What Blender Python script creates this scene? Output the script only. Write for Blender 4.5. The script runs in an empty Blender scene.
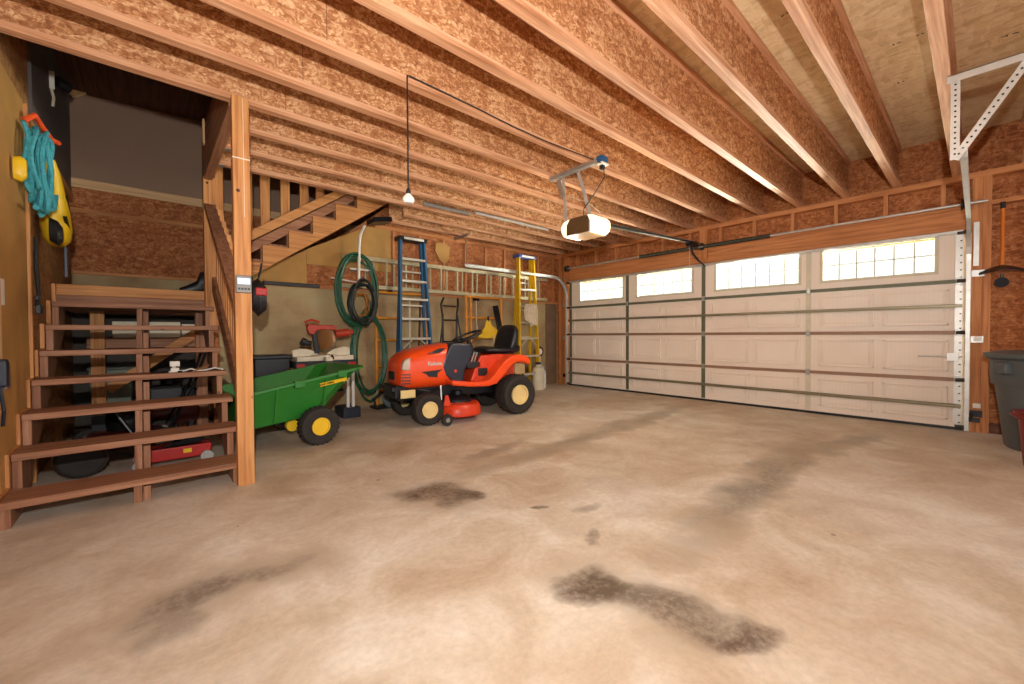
import bpy, bmesh, math, random
from mathutils import Vector, Matrix
random.seed(7)
S = bpy.context.scene
COL = S.collection
PI = math.pi
R = math.radians

# ------------------------------------------------------------------ node helpers / materials
MATS = {}
def srgb(r, g, b):
    f = lambda c: (c/255/12.92) if c/255 <= 0.04045 else ((c/255+0.055)/1.055)**2.4
    return (f(r), f(g), f(b), 1)

class NT:
    def __init__(s, name):
        s.m = bpy.data.materials.new(name); s.m.use_nodes = True
        s.t = s.m.node_tree; s.n = s.t.nodes; s.l = s.t.links
        s.b = s.n['Principled BSDF']
    def add(s, kind, **k):
        nd = s.n.new(kind)
        for a, v in k.items():
            if a in nd.inputs.keys(): nd.inputs[a].default_value = v
            else: setattr(nd, a, v)
        return nd
    def link(s, a, b): s.l.new(a, b)
    def coord(s, scale=(1,1,1), rot=(0,0,0)):
        tc = s.add('ShaderNodeTexCoord'); mp = s.add('ShaderNodeMapping')
        mp.inputs['Scale'].default_value = scale; mp.inputs['Rotation'].default_value = rot
        s.link(tc.outputs['Object'], mp.inputs['Vector']); return mp.outputs['Vector']
    def noise(s, vec, scale, detail=4, rough=.55, dist=0):
        nd = s.add('ShaderNodeTexNoise'); nd.inputs['Scale'].default_value = scale
        nd.inputs['Detail'].default_value = detail; nd.inputs['Roughness'].default_value = rough
        nd.inputs['Distortion'].default_value = dist
        s.link(vec, nd.inputs['Vector']); return nd.outputs['Fac']
    def ramp(s, fac, stops):
        r = s.add('ShaderNodeValToRGB'); e = r.color_ramp.elements
        while len(e) < len(stops): e.new(.5)
        for el, (p, c) in zip(e, stops): el.position = p; el.color = c
        s.link(fac, r.inputs['Fac']); return r.outputs['Color']
    def mix(s, fac, a, b, mode='MIX'):
        m = s.add('ShaderNodeMix'); m.data_type = 'RGBA'; m.blend_type = mode
        for sock, v in ((m.inputs[0], fac), (m.inputs[6], a), (m.inputs[7], b)):
            if hasattr(v, 'links'): s.link(v, sock)
            else: sock.default_value = v
        return m.outputs[2]
    def math(s, op, a, b=None, c=None, clamp=False):
        m = s.add('ShaderNodeMath'); m.operation = op; m.use_clamp = clamp
        for i, v in enumerate((a, b, c)):
            if v is None: continue
            if hasattr(v, 'links'): s.link(v, m.inputs[i])
            else: m.inputs[i].default_value = v
        return m.outputs[0]
    def bump(s, h, strength=.3, dist=.01):
        b = s.add('ShaderNodeBump'); b.inputs['Strength'].default_value = strength
        b.inputs['Distance'].default_value = dist
        s.link(h, b.inputs['Height']); s.link(b.outputs['Normal'], s.b.inputs['Normal'])
    def done(s, rough=.6, metal=0, spec=None):
        s.b.inputs['Roughness'].default_value = rough; s.b.inputs['Metallic'].default_value = metal
        if spec is not None: s.b.inputs['Specular IOR Level'].default_value = spec
        return s.m

def plain(name, rgb, rough=.5, metal=0, var=.12, scale=9, spec=None):
    if name in MATS: return MATS[name]
    t = NT(name); c = srgb(*rgb)
    n = t.noise(t.coord(), scale, 3)
    lo = tuple(x*(1-var) for x in c[:3])+(1,); hi = tuple(min(1, x*(1+var)) for x in c[:3])+(1,)
    t.link(t.ramp(n, [(.3, lo), (.7, hi)]), t.b.inputs['Base Color'])
    MATS[name] = t.done(rough, metal, spec); return MATS[name]

def osb(name, dark, mid, light, scale=26, rough=.75):
    if name in MATS: return MATS[name]
    t = NT(name)
    v = t.coord()
    base = t.noise(v, 2.2, 3)
    cols = []
    for i, rot in enumerate(((.5, .9, .3), (1.3, .2, 1.1))):
        vv = t.coord((1, 2.6, 2.1) if i else (2.4, 1, 2.9), rot)
        nz = t.add('ShaderNodeTexNoise'); nz.inputs['Scale'].default_value = 7
        t.link(vv, nz.inputs['Vector'])
        mx = t.mix(.16, vv, nz.outputs['Color'])
        vo = t.add('ShaderNodeTexVoronoi'); vo.inputs['Scale'].default_value = scale*(.55 if i else .8)
        t.link(mx, vo.inputs['Vector'])
        sp = t.add('ShaderNodeSeparateColor'); t.link(vo.outputs['Color'], sp.inputs['Color'])
        cols.append(sp.outputs[0])
    f = t.math('MULTIPLY_ADD', cols[0], .42, t.math('MULTIPLY', cols[1], .36))
    f = t.math('ADD', f, t.math('MULTIPLY', base, .22))
    fine = t.noise(t.coord((3, 14, 9), (.4, .8, .2)), 20, 3)
    f = t.math('ADD', f, t.math('MULTIPLY', t.math('SUBTRACT', fine, .5), .5))
    t.link(t.ramp(f, [(.15, dark), (.5, mid), (.85, light)]), t.b.inputs['Base Color'])
    t.bump(f, .25, .004)
    MATS[name] = t.done(rough, 0, .3); return MATS[name]

def lumber(kind, axis):
    key = 'lumber_%s_%s' % (kind, axis)
    if key in MATS: return MATS[key]
    pal = {'fir': ((152, 94, 50), (200, 138, 80), (216, 162, 104)),
           'pine': ((190, 145, 95), (222, 182, 132), (236, 204, 160)),
           'joist': ((164, 106, 68), (206, 150, 110), (230, 186, 150)),
           'stair': ((112, 72, 50), (156, 108, 78), (182, 136, 106)),
           'header': ((156, 96, 52), (198, 130, 78), (216, 152, 100)),
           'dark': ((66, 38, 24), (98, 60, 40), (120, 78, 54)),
           'orange': ((190, 90, 20), (222, 124, 36), (236, 150, 60))}[kind]
    t = NT(key)
    sc = {'x': (.7, 16, 16), 'y': (16, .7, 16), 'z': (16, 16, .7)}[axis]
    g = t.noise(t.coord(sc), 2.4, 6, .6, .5)
    g2 = t.noise(t.coord(), 1.3, 2)
    f = t.math('ADD', t.math('MULTIPLY', g, .75), t.math('MULTIPLY', g2, .25))
    c = t.ramp(f, [(.32, srgb(*pal[0])), (.5, srgb(*pal[1])), (.68, srgb(*pal[2]))])
    kv = t.add('ShaderNodeTexVoronoi'); kv.inputs['Scale'].default_value = 3.3
    ks = {'x': (.6, 2.2, 2.2), 'y': (2.2, .6, 2.2), 'z': (2.2, 2.2, .6)}[axis]
    t.link(t.coord(ks), kv.inputs['Vector'])
    k = t.math('LESS_THAN', kv.outputs['Distance'], .045)
    c = t.mix(t.math('MULTIPLY', k, .75), c, srgb(74, 36, 18))
    t.link(c, t.b.inputs['Base Color']); t.bump(g, .15, .003)
    MATS[key] = t.done(.62, 0, .35); return MATS[key]

OSB_WEB = osb('osb_web', srgb(146, 90, 52), srgb(192, 132, 86), srgb(232, 188, 142), 40)
OSB_WALL = osb('osb_wall', srgb(132, 74, 38), srgb(170, 104, 60), srgb(200, 138, 88), 36)
OSB_DECK = osb('osb_deck', srgb(214, 182, 134), srgb(234, 206, 160), srgb(244, 222, 182), 20)
OSB_LEFT = osb('osb_left', srgb(128, 86, 48), srgb(158, 112, 66), srgb(178, 132, 84), 22)
STEEL = plain('galvanised_steel', (176, 176, 172), .38, .75, .12, 14)
TRACKS = plain('track_steel', (205, 205, 200), .4, .5, .1, 14)
DARKSTEEL = plain('dark_steel', (58, 58, 50), .45, .5, .2)
DKGREEN = plain('door_stile_grey', (104, 106, 84), .5, .2, .1)
BLACK = plain('black_plastic', (22, 23, 27), .42, 0, .2)
SEATB = plain('black_vinyl', (16, 17, 24), .38, 0, .2)
BLACKM = plain('black_metal', (26, 26, 30), .35, .4, .2)
RUBBER = plain('rubber', (44, 38, 34), .8, 0, .25, 20)
ORANGE = plain('orange_paint', (240, 78, 24), .28, 0, .05, 3)
ORDECK = plain('deck_orange_paint', (214, 62, 26), .4, 0, .12, 12)
CREAM = plain('cream_paint', (232, 206, 140), .4, 0, .06)
GREENP = plain('green_plastic', (38, 118, 38), .42, 0, .1, 6)
YELP = plain('yellow_plastic', (232, 190, 30), .4, 0, .08)
GOLD = plain('gold_bin_plastic', (196, 148, 30), .45, 0, .1)
BLUEF = plain('blue_fibreglass', (32, 96, 136), .45, 0, .12)
YELF = plain('yellow_fibreglass', (222, 176, 20), .45, 0, .1)
ALU = plain('aluminium', (206, 204, 190), .35, .45, .08, 20)
ALUD = plain('dull_aluminium', (180, 168, 134), .45, .3, .12, 20)
SCAF = plain('scaffold_orange', (214, 138, 30), .5, 0, .12, 14)
DOORW = None
WHITE = plain('white_plastic', (232, 228, 216), .45, 0, .04)
OFFW = plain('off_white', (214, 204, 180), .6, 0, .08)
GREYB = plain('grey_bin_plastic', (84, 90, 92), .5, 0, .08)
REDB = plain('maroon_bin_plastic', (118, 22, 26), .4, 0, .1)
RED = plain('red_paint', (176, 26, 20), .4, 0, .1)
REDO = plain('red_orange_saw', (170, 52, 24), .45, 0, .2)
TEAL = plain('teal_rope', (66, 160, 172), .8, 0, .25, 40)
YROPE = plain('yellow_rope', (214, 196, 30), .7, 0, .15, 20)
ORROPE = plain('orange_strap', (236, 84, 26), .7, 0, .1)
HOSEG = plain('green_hose', (26, 84, 56), .4, 0, .3, 12)
HOSEB = plain('dark_hose', (24, 34, 30), .45, 0, .3, 12)
BRASS = plain('amber_hose', (150, 96, 30), .45, 0, .2, 12)
DRYW = plain('drywall', (152, 124, 104), .9, 0, .05, 2)
BOXC = plain('cardboard', (188, 140, 84), .8, 0, .1)
WCARD = plain('white_foam', (236, 224, 196), .8, 0, .05)
PLY = plain('plywood', (186, 140, 74), .75, 0, .14, 3)
BLUEB = plain('blue_box', (30, 92, 140), .45, 0, .1)
BROWNP = plain('brown_opener_plastic', (92, 68, 40), .5, 0, .1)
NAVY = plain('navy_dash_plastic', (34, 40, 54), .4, 0, .15)
DISP = plain('grey_display_bezel', (120, 116, 110), .4, .2, .1)
INK = plain('black_ink', (36, 30, 28), .9, 0, .1)
SILV = plain('silver_badge', (206, 196, 186), .35, .3, .05)
GREENG = plain('green_paint_dark', (30, 70, 40), .5, 0, .1)

def emis(name, rgb, st):
    t = NT(name); t.b.inputs['Base Color'].default_value = rgb
    t.b.inputs['Emission Color'].default_value = rgb; t.b.inputs['Emission Strength'].default_value = st
    n = t.noise(t.coord(), 5); t.link(t.math('MULTIPLY_ADD', n, .1, .35), t.b.inputs['Roughness'])
    return t.m
LENS = emis('lit_lens', (1, .88, .62, 1), 1.1)
LCD = emis('lit_lcd', (.62, .72, .98, 1), .9)

def mk_concrete():
    t = NT('concrete_floor')
    v = t.coord()
    big = t.noise(v, .55, 5, .6, .6); mid = t.noise(v, 2.6, 7, .62, .8); fine = t.noise(v, 34, 6, .7)
    c = t.ramp(big, [(.34, srgb(178, 150, 120)), (.5, srgb(206, 190, 168)), (.66, srgb(234, 230, 222))])
    c2 = t.ramp(mid, [(.3, srgb(168, 142, 114)), (.5, srgb(206, 190, 170)), (.70, srgb(236, 232, 222))])
    c = t.mix(.5, c, c2)
    f3 = t.ramp(fine, [(.3, (.80, .80, .80, 1)), (.6, (1, 1, 1, 1))])
    c = t.mix(.8, c, f3, 'MULTIPLY')
    tc = t.add('ShaderNodeTexCoord')
    dn = t.add('ShaderNodeTexNoise'); dn.inputs['Scale'].default_value = 3.2; dn.inputs['Detail'].default_value = 6
    t.link(tc.outputs['Object'], dn.inputs['Vector'])
    va = t.add('ShaderNodeVectorMath', operation='SCALE'); va.inputs['Scale'].default_value = .42
    vs = t.add('ShaderNodeVectorMath', operation='SUBTRACT'); vs.inputs[1].default_value = (.5, .5, .5)
    t.link(dn.outputs['Color'], vs.inputs[0]); t.link(vs.outputs[0], va.inputs[0])
    ad = t.add('ShaderNodeVectorMath', operation='ADD'); t.link(tc.outputs['Object'], ad.inputs[0]); t.link(va.outputs[0], ad.inputs[1])
    sep = t.add('ShaderNodeSeparateXYZ'); t.link(ad.outputs[0], sep.inputs[0])
    X, Y = sep.outputs[0], sep.outputs[1]
    def blob(cx, cy, rx, ry, ang, amt, col, soft=.9):
        nonlocal c
        dx = t.math('SUBTRACT', X, cx); dy = t.math('SUBTRACT', Y, cy)
        ca, sa = math.cos(ang), math.sin(ang)
        u = t.math('DIVIDE', t.math('ADD', t.math('MULTIPLY', dx, ca), t.math('MULTIPLY', dy, sa)), rx)
        w = t.math('DIVIDE', t.math('SUBTRACT', t.math('MULTIPLY', dy, ca), t.math('MULTIPLY', dx, sa)), ry)
        d = t.math('ADD', t.math('MULTIPLY', u, u), t.math('MULTIPLY', w, w))
        m = t.math('MULTIPLY', t.math('DIVIDE', t.math('SUBTRACT', 1, d), soft, clamp=True), amt)
        m = t.math('MULTIPLY', m, t.math('MULTIPLY_ADD', t.math('MULTIPLY', mid, fine), 4.2, -.28, clamp=True))
        c = t.mix(m, c, col)
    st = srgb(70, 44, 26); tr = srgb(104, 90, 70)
    blob(1.24, 2.10, .30, .17, R(-60), .95, st)
    blob(1.40, 1.93, .10, .10, 0, .8, st)
    blob(1.24, .94, .12, .15, R(-70), .95, st)
    blob(1.31, .72, .34, .13, R(-80), .8, st, 1)
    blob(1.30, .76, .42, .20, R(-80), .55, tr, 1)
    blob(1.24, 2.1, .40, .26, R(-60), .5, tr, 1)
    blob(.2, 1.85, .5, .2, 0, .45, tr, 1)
    blob(1.36, .48, .13, .08, R(-60), .7, st)
    blob(.15, 1.85, .34, .10, R(0), .55, st)
    blob(.0, 1.72, .16, .09, 0, .4, st)
    blob(3.5, 2.42, 2.3, .20, R(4), .70, tr, 1)  # long dark band: shade between the window light, painted into the floor colour
    blob(3.0, .92, 1.6, .17, R(3), .75, tr, 1)  # second band of shade between the windows' light, also painted in
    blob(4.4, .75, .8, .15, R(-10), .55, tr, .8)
    blob(2.1, 2.6, .5, .12, R(20), .45, st)
    blob(1.8, 1.4, .12, .06, R(10), .5, st)
    blob(1.55, 1.15, .07, .04, R(60), .8, st); blob(1.6, 1.55, .05, .03, R(10), .8, st)
    blob(3.9, .42, .30, .08, R(50), .5, srgb(190, 188, 182))
    sp = t.add('ShaderNodeTexVoronoi'); sp.inputs['Scale'].default_value = 2.4; t.link(v, sp.inputs['Vector'])
    c = t.mix(t.math('MULTIPLY', t.math('LESS_THAN', sp.outputs['Distance'], .035), .6), c, srgb(90, 64, 44))
    t.link(c, t.b.inputs['Base Color'])
    t.bump(t.math('ADD', mid, t.math('MULTIPLY', fine, .3)), .12, .01)
    t.link(t.math('MULTIPLY_ADD', mid, .3, .38), t.b.inputs['Roughness'])
    t.b.inputs['Specular IOR Level'].default_value = .4
    return t.m
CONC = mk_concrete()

def mk_block():
    t = NT('painted_block_wall')
    n = t.noise(t.coord(), 1.6, 5, .6); f = t.noise(t.coord(), 40, 3)
    c = t.ramp(n, [(.3, srgb(146, 118, 84)), (.52, srgb(178, 154, 114)), (.72, srgb(186, 172, 128))])
    br = t.add('ShaderNodeTexBrick'); br.inputs['Scale'].default_value = 1
    br.inputs['Brick Width'].default_value = .406; br.inputs['Row Height'].default_value = .203
    br.inputs['Mortar Size'].default_value = .005; br.inputs['Mortar Smooth'].default_value = .6
    br.inputs['Color1'].default_value = br.inputs['Color2'].default_value = (1, 1, 1, 1)
    br.inputs['Mortar'].default_value = (.86, .86, .86, 1)
    t.link(t.coord((1, 1, 1), (R(90), 0, 0)), br.inputs['Vector'])
    c = t.mix(.6, c, br.outputs['Color'], 'MULTIPLY')
    t.link(c, t.b.inputs['Base Color']); t.bump(f, .1, .004)
    return t.done(.8, 0, .3)
BLOCK = mk_block()

def mk_door():
    t = NT('door_panel_steel')
    g = t.noise(t.coord((30, 1, 3)), 3, 4); n = t.noise(t.coord(), 1.2, 3)
    c = t.ramp(n, [(.3, srgb(236, 220, 204)), (.7, srgb(246, 234, 220))])
    wv = t.add('ShaderNodeTexWave'); wv.inputs['Scale'].default_value = 9; wv.bands_direction = 'Y'
    wv.inputs['Distortion'].default_value = .4
    t.link(t.coord(), wv.inputs['Vector'])
    c = t.mix(.02, c, wv.outputs['Color'], 'MULTIPLY')
    t.link(c, t.b.inputs['Base Color']); t.bump(g, .1, .002)
    return t.done(.5, 0, .4)
DOORW = mk_door()

def mk_glass():
    t = NT('window_glass'); t.n.remove(t.b)
    tr = t.add('ShaderNodeBsdfTransparent'); tr.inputs[0].default_value = (.93, .97, .93, 1)
    gl = t.add('ShaderNodeBsdfGlossy'); gl.inputs['Roughness'].default_value = .08
    fr = t.add('ShaderNodeFresnel'); mx = t.add('ShaderNodeMixShader')
    t.link(fr.outputs[0], mx.inputs[0]); t.link(tr.outputs[0], mx.inputs[1]); t.link(gl.outputs[0], mx.inputs[2])
    t.link(mx.outputs[0], t.n['Material Output'].inputs['Surface']); return t.m
GLASS = mk_glass()

def mk_grass():
    t = NT('driveway_gravel'); n = t.noise(t.coord(), .8, 5)
    t.link(t.ramp(n, [(.3, srgb(196, 192, 176)), (.7, srgb(226, 222, 206))]), t.b.inputs['Base Color'])
    return t.done(.9)
def mk_leaf():
    t = NT('hedge_leaves'); n = t.noise(t.coord(), 9, 5)
    t.link(t.ramp(n, [(.3, srgb(96, 130, 60)), (.7, srgb(170, 196, 110))]), t.b.inputs['Base Color'])
    return t.done(.8)

# ------------------------------------------------------------------ mesh builder
class MB:
    def __init__(s): s.bm = bmesh.new()
    def quadbox(s, pts, flip=False):
        v = [s.bm.verts.new(p) for p in pts]
        for f in ((0,1,2,3), (7,6,5,4), (0,4,5,1), (1,5,6,2), (2,6,7,3), (3,7,4,0)):
            s.bm.faces.new([v[i] for i in f])
        return s
    def box(s, x0, x1, y0, y1, z0, z1):
        return s.quadbox([(x0,y0,z0),(x0,y1,z0),(x1,y1,z0),(x1,y0,z0),(x0,y0,z1),(x0,y1,z1),(x1,y1,z1),(x1,y0,z1)])
    def cbox(s, c, d, rot=None):
        m = rot if rot is not None else Matrix.Identity(3)
        c = Vector(c); h = Vector(d)/2; P = []
        for z in (-1, 1):
            for x, y in ((-1,-1), (-1,1), (1,1), (1,-1)):
                P.append(c + m @ Vector((x*h.x, y*h.y, z*h.z)))
        return s.quadbox(P)
    def bar(s, a, b, w, h, up=(0,0,1)):
        a = Vector(a); b = Vector(b); d = (b-a).normalized(); u = Vector(up)
        if abs(d.dot(u)) > .98: u = Vector((1,0,0))
        r = d.cross(u).normalized(); u = r.cross(d).normalized(); P = []
        for p in (a, b):
            P += [p - r*w/2 - u*h/2, p - r*w/2 + u*h/2, p + r*w/2 + u*h/2, p + r*w/2 - u*h/2]
        return s.quadbox(P)
    def ring(s, c, u, v, r, n, ru=1, rv=1):
        return [s.bm.verts.new(c + u*(math.cos(2*PI*i/n)*r*ru) + v*(math.sin(2*PI*i/n)*r*rv)) for i in range(n)]
    def skinrings(s, rings, closed=False, caps=True):
        n = len(rings[0]); L = len(rings)
        for k in range(L if closed else L-1):
            A, B = rings[k], rings[(k+1) % L]
            for i in range(n):
                try: s.bm.faces.new((A[i], A[(i+1) % n], B[(i+1) % n], B[i]))
                except ValueError: pass
        if caps and not closed:
            for q in (rings[0], rings[-1]):
                try: s.bm.faces.new(q)
                except ValueError: pass
        return s
    def tube(s, pts, r, n=8, closed=False, radii=None):
        P = [Vector(p) for p in pts]; L = len(P); rings = []; prev = None
        for k in range(L):
            if closed: d = (P[(k+1) % L]-P[k-1])
            else: d = P[min(k+1, L-1)]-P[max(k-1, 0)]
            d.normalize()
            if prev is None:
                u = d.cross(Vector((0,0,1)))
                if u.length < .1: u = d.cross(Vector((1,0,0)))
            else:
                u = prev - d*prev.dot(d)
            u.normalize(); prev = u; v = d.cross(u)
            rings.append(s.ring(P[k], u, v, radii[k] if radii else r, n))
        return s.skinrings(rings, closed)
    def cyl(s, a, b, r, n=16, r2=None):
        return s.tube([a, b], r, n, radii=[r, r if r2 is None else r2])
    def lathe(s, c, axis, prof, n=28, closed=False):
        c = Vector(c); d = Vector(axis).normalized(); u = d.cross(Vector((0,0,1)))
        if u.length < .1: u = Vector((1,0,0))
        u.normalize(); v = d.cross(u); rings = [s.ring(c+d*h, u, v, max(r, 1e-4), n) for r, h in prof]
        return s.skinrings(rings, closed)
    def prism(s, poly, o, u, v, w, flip=False):
        # polygon (a,b) -> o+u*a+v*b, extruded along w
        o, u, v, w = map(Vector, (o, u, v, w))
        A = [s.bm.verts.new(o+u*a+v*b) for a, b in poly]; B = [s.bm.verts.new(o+u*a+v*b+w) for a, b in poly]
        n = len(poly); s.bm.faces.new(A); s.bm.faces.new(B[::-1])
        for i in range(n): s.bm.faces.new((A[i], B[i], B[(i+1) % n], A[(i+1) % n]))
        return s
    def loft(s, secs, n=24, e=3.2):
        # secs: (x, ycenter, halfwidth, z0, z1) superellipse cross sections along local x
        rings = []
        for (x, yc, hw, z0, z1) in secs:
            q = []
            for i in range(n):
                a = 2*PI*i/n; ca, sa = math.cos(a), math.sin(a)
                q.append(s.bm.verts.new((x, yc+hw*math.copysign(abs(ca)**(2/e), ca), (z0+z1)/2+(z1-z0)/2*math.copysign(abs(sa)**(2/e), sa))))
            rings.append(q)
        return s.skinrings(rings)
    def build(s, name, mat, parent=None, bevel=0, smooth=False, loc=None):
        bmesh.ops.recalc_face_normals(s.bm, faces=s.bm.faces)
        me = bpy.data.meshes.new(name); s.bm.to_mesh(me); s.bm.free()
        o = bpy.data.objects.new(name, me); COL.objects.link(o); me.materials.append(mat)
        if parent is not None: o.parent = parent
        if smooth:
            for p in me.polygons: p.use_smooth = True
            try: me.set_sharp_from_angle(angle=R(38))
            except Exception: pass
        if bevel:
            b = o.modifiers.new('bevel', 'BEVEL'); b.width = bevel; b.segments = 2; b.limit_method = 'ANGLE'
        return o

def tag(o, label=None, cat=None, group=None, kind=None):
    if label: o['label'] = label
    if cat: o['category'] = cat
    if group: o['group'] = group
    if kind: o['kind'] = kind
    return o
def thing(name, label, cat, loc=(0,0,0), rz=0, group=None):
    o = bpy.data.objects.new(name, None); COL.objects.link(o); o.location = loc; o.rotation_euler = (0,0,rz)
    o.empty_display_size = .1
    return tag(o, label, cat, group)
def struct(o, label=None, cat=None): return tag(o, label, cat, None, 'structure')
def copy_tree(o, parent=None):
    c = o.copy(); COL.objects.link(c); c.parent = parent
    for ch in [x for x in list(bpy.data.objects) if x.parent == o and x is not c]: copy_tree(ch, c)
    return c
def text(s, size, mat, parent, loc, rot, name='lettering', bold=.0):
    cu = bpy.data.curves.new('tmp', 'FONT'); cu.body = s; cu.size = size; cu.extrude = .0015; cu.offset = bold
    cu.align_x = 'CENTER'; cu.align_y = 'CENTER'
    t = bpy.data.objects.new('tmp', cu); COL.objects.link(t)
    dg = bpy.context.evaluated_depsgraph_get(); me = bpy.data.meshes.new_from_object(t.evaluated_get(dg))
    bpy.data.objects.remove(t)
    o = bpy.data.objects.new(name, me); COL.objects.link(o); me.name = name; me.materials.clear(); me.materials.append(mat)
    o.parent = parent; o.location = loc; o.rotation_euler = rot; return o
def arc(cx, cz, r, a0, a1, n, y, plane='xz'):
    out = []
    for i in range(n+1):
        a = R(a0+(a1-a0)*i/n)
        out.append((cx+r*math.cos(a), y, cz+r*math.sin(a)) if plane == 'xz' else (y, cx+r*math.cos(a), cz+r*math.sin(a)))
    return out

# ------------------------------------------------------------------ setting
XD = 5.88      # door wall
XL = -.60      # left wall
YB = 5.40      # back wall
YS = 6.15      # stairwell back wall
ZJ, ZD = 2.45, 2.87
YF = -4.0
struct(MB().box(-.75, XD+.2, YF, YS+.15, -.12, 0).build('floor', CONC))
# ceiling deck: subfloor sheets with the stair opening left out
cb = MB()
cb.box(-.75, XD+.2, YF, 3.10, ZD, ZD+.02)
cb.box(2.45, XD+.2, 3.10, YS+.15, ZD, ZD+.02)
cb.box(.50, 2.45, 3.10, 4.41, ZD, ZD+.02)
ceil = struct(cb.build('ceiling', OSB_DECK))
# faint mill stamps on the subfloor underside, illegible strokes as in the photo
def stamp(x, y, n, s, dx=1, dy=0):
    m = MB()
    for i in range(n):
        ox = x+dx*i*s*.9; oy = y+dy*i*s*.9
        if random.random() < .16: continue
        for _ in range(3):
            a = random.uniform(0, PI); l = s*random.uniform(.25, .5)
            px, py = ox+random.uniform(-.2, .2)*s, oy+random.uniform(-.2, .2)*s
            m.bar((px-l/2*math.cos(a), py-l/2*math.sin(a), ZD-.0015), (px+l/2*math.cos(a), py+l/2*math.sin(a), ZD-.0015), .004, .002)
    m.build('ink_stamp', INK, ceil)
stamp(3.05, .47, 11, .045, .12, -1); stamp(3.0, -.02, 12, .05, .1, -1); stamp(3.75, .42, 3, .03, 0, -1)
stamp(3.75, .28, 3, .03, 0, -1); stamp(4.35, .42, 3, .03, 0, -1); stamp(2.9, .8, 4, .035, 0, -1); stamp(4.2, -.1, 9, .05, .1, -1)
# floor / walls
wl = struct(MB().box(-.75, XL, YF, YS+.15, 0, 4.4).build('wall_left', OSB_LEFT))
# plywood wainscot / framing on left wall
m = MB(); m.box(XL, XL+.012, 3.3, 4.05, .02, 2.45); m.build('plywood_panel', PLY, wl)
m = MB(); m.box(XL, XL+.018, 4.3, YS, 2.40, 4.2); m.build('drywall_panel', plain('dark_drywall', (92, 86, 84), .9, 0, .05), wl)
MB().box(XL, XL+.03, 4.1, YS, 2.33, 2.40).build('ledger', lumber('fir', 'y'), wl)
MB().box(XL, XL+.02, 3.16, 3.36, .75, 2.10).build('door_casing', lumber('pine', 'z'), wl)
for i, (a, b) in enumerate(((3.02, 3.11), (4.06, 4.10))):
    MB().box(XL, XL+.026, a, b, 0, ZJ if i else 2.44).build('stud', lumber('fir', 'z'), wl)
for (y0, z0, y1, z1, w) in ((2.98, 2.30, 3.30, 2.44, .05),):
    MB().bar((XL+.03, y0, z0), (XL+.03, y1, z1), .02, w).build('cleat', lumber('pine', 'y'), wl)

# stairwell back wall
wb = MB(); wb.box(-.75, 2.6, YS, YS+.12, 1.60, 2.49)
wb = struct(wb.build('wall_stairwell', OSB_WALL))
MB().box(-.75, 2.6, YS, YS+.12, 0, 1.30).build('block_course', plain('block_with_painted_shade', (78, 72, 66), .9, 0, .1, 4), wb)  # lower block coloured dark to hold the shade under the landing
MB().box(-.75, 2.6, YS, YS+.12, 1.30, 1.60).build('block_course', BLOCK, wb)
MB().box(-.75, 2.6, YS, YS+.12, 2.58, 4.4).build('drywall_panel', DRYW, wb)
MB().box(-.60, 2.6, YS-.02, YS+.12, 2.49, 2.58).build('top_board', lumber('pine', 'x'), wb)
MB().box(-.60, 2.6, YS-.02, YS, 2.235, 2.275).build('batten', lumber('fir', 'x'), wb)
MB().box(-.60, 2.6, YS-.03, YS, 1.60, 1.63).build('batten', lumber('fir', 'x'), wb)
# stairwell upper enclosure; unseen, with a lower box added to stop sun leaking in
m = MB(); m.box(2.6, 2.72, 3.0, YS+.12, ZD, 4.4); m.box(2.6, 2.72, YB+.1, YS+.12, 0, ZD); struct(m.build('unseen_wall_stairwell_right', DRYW))
m = MB(); m.box(-.75, 2.6, 2.98, 3.10, ZD+.02, 4.4); struct(m.build('added_wall_stairwell_front', DRYW))  # unseen wall added to keep sky light out of the stairwell
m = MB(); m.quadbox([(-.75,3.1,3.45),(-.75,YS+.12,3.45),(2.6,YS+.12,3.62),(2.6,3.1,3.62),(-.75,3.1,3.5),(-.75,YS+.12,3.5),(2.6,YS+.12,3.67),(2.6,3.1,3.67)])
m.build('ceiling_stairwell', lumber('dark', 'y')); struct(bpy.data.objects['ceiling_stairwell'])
MB().bar((-.58, YS-.03, 3.42), (-.30, YS-.03, 3.62), .05, .07).build('trim_1', lumber('pine', 'x')); struct(bpy.data.objects['trim_1'])

# main back wall: block below, framed OSB above, with the stair underside cut
bw = struct(MB().box(.56, XD+.2, YB, YB+.12, 0, 1.53).build('wall_back', BLOCK))
o = MB().prism([(1.05, 1.53), (XD+.2, 1.53), (XD+.2, ZD), (2.60, ZD), (2.55, 2.78)], (0, YB+.02, 0), (1,0,0), (0,0,1), (0,.05,0)).build('sheathing', OSB_WALL, bw)
MB().prism([(.62, 1.53), (1.44, 1.53), (1.44, 2.00), (.80, 1.60)], (0, YB+.005, 0), (1,0,0), (0,0,1), (0,.015,0)).build('plywood_sheet', PLY, bw)
MB().prism([(1.44, 1.82), (2.52, 1.82), (2.52, 2.40), (2.20, 2.40), (1.44, 2.00)], (0, YB-.002, 0), (1,0,0), (0,0,1), (0,.02,0)).build('plywood_sheet', PLY, bw)
MB().box(.56, XD+.1, YB-.03, YB+.12, 1.53, 1.565).build('sill_plate', lumber('header', 'x'), bw)
MB().box(2.3, XD, YB-.005, YB+.02, 2.40, ZJ).build('top_plate', lumber('header', 'x'), bw)
for i in range(9):
    x = 2.55+i*.406
    MB().box(x, x+.038, YB-.003, YB+.02, 1.565, 2.40).build('stud', lumber('header', 'z'), bw)
MB().prism([(0,0),(.07,-.13),(.16,-.20),(.24,-.10),(.26,.08),(.12,.13),(.02,.11)], (3.22, YB-.016, 2.22), (1,0,0), (0,0,1), (0,.012,0)).build('wood_scrap', PLY, bw)
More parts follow.
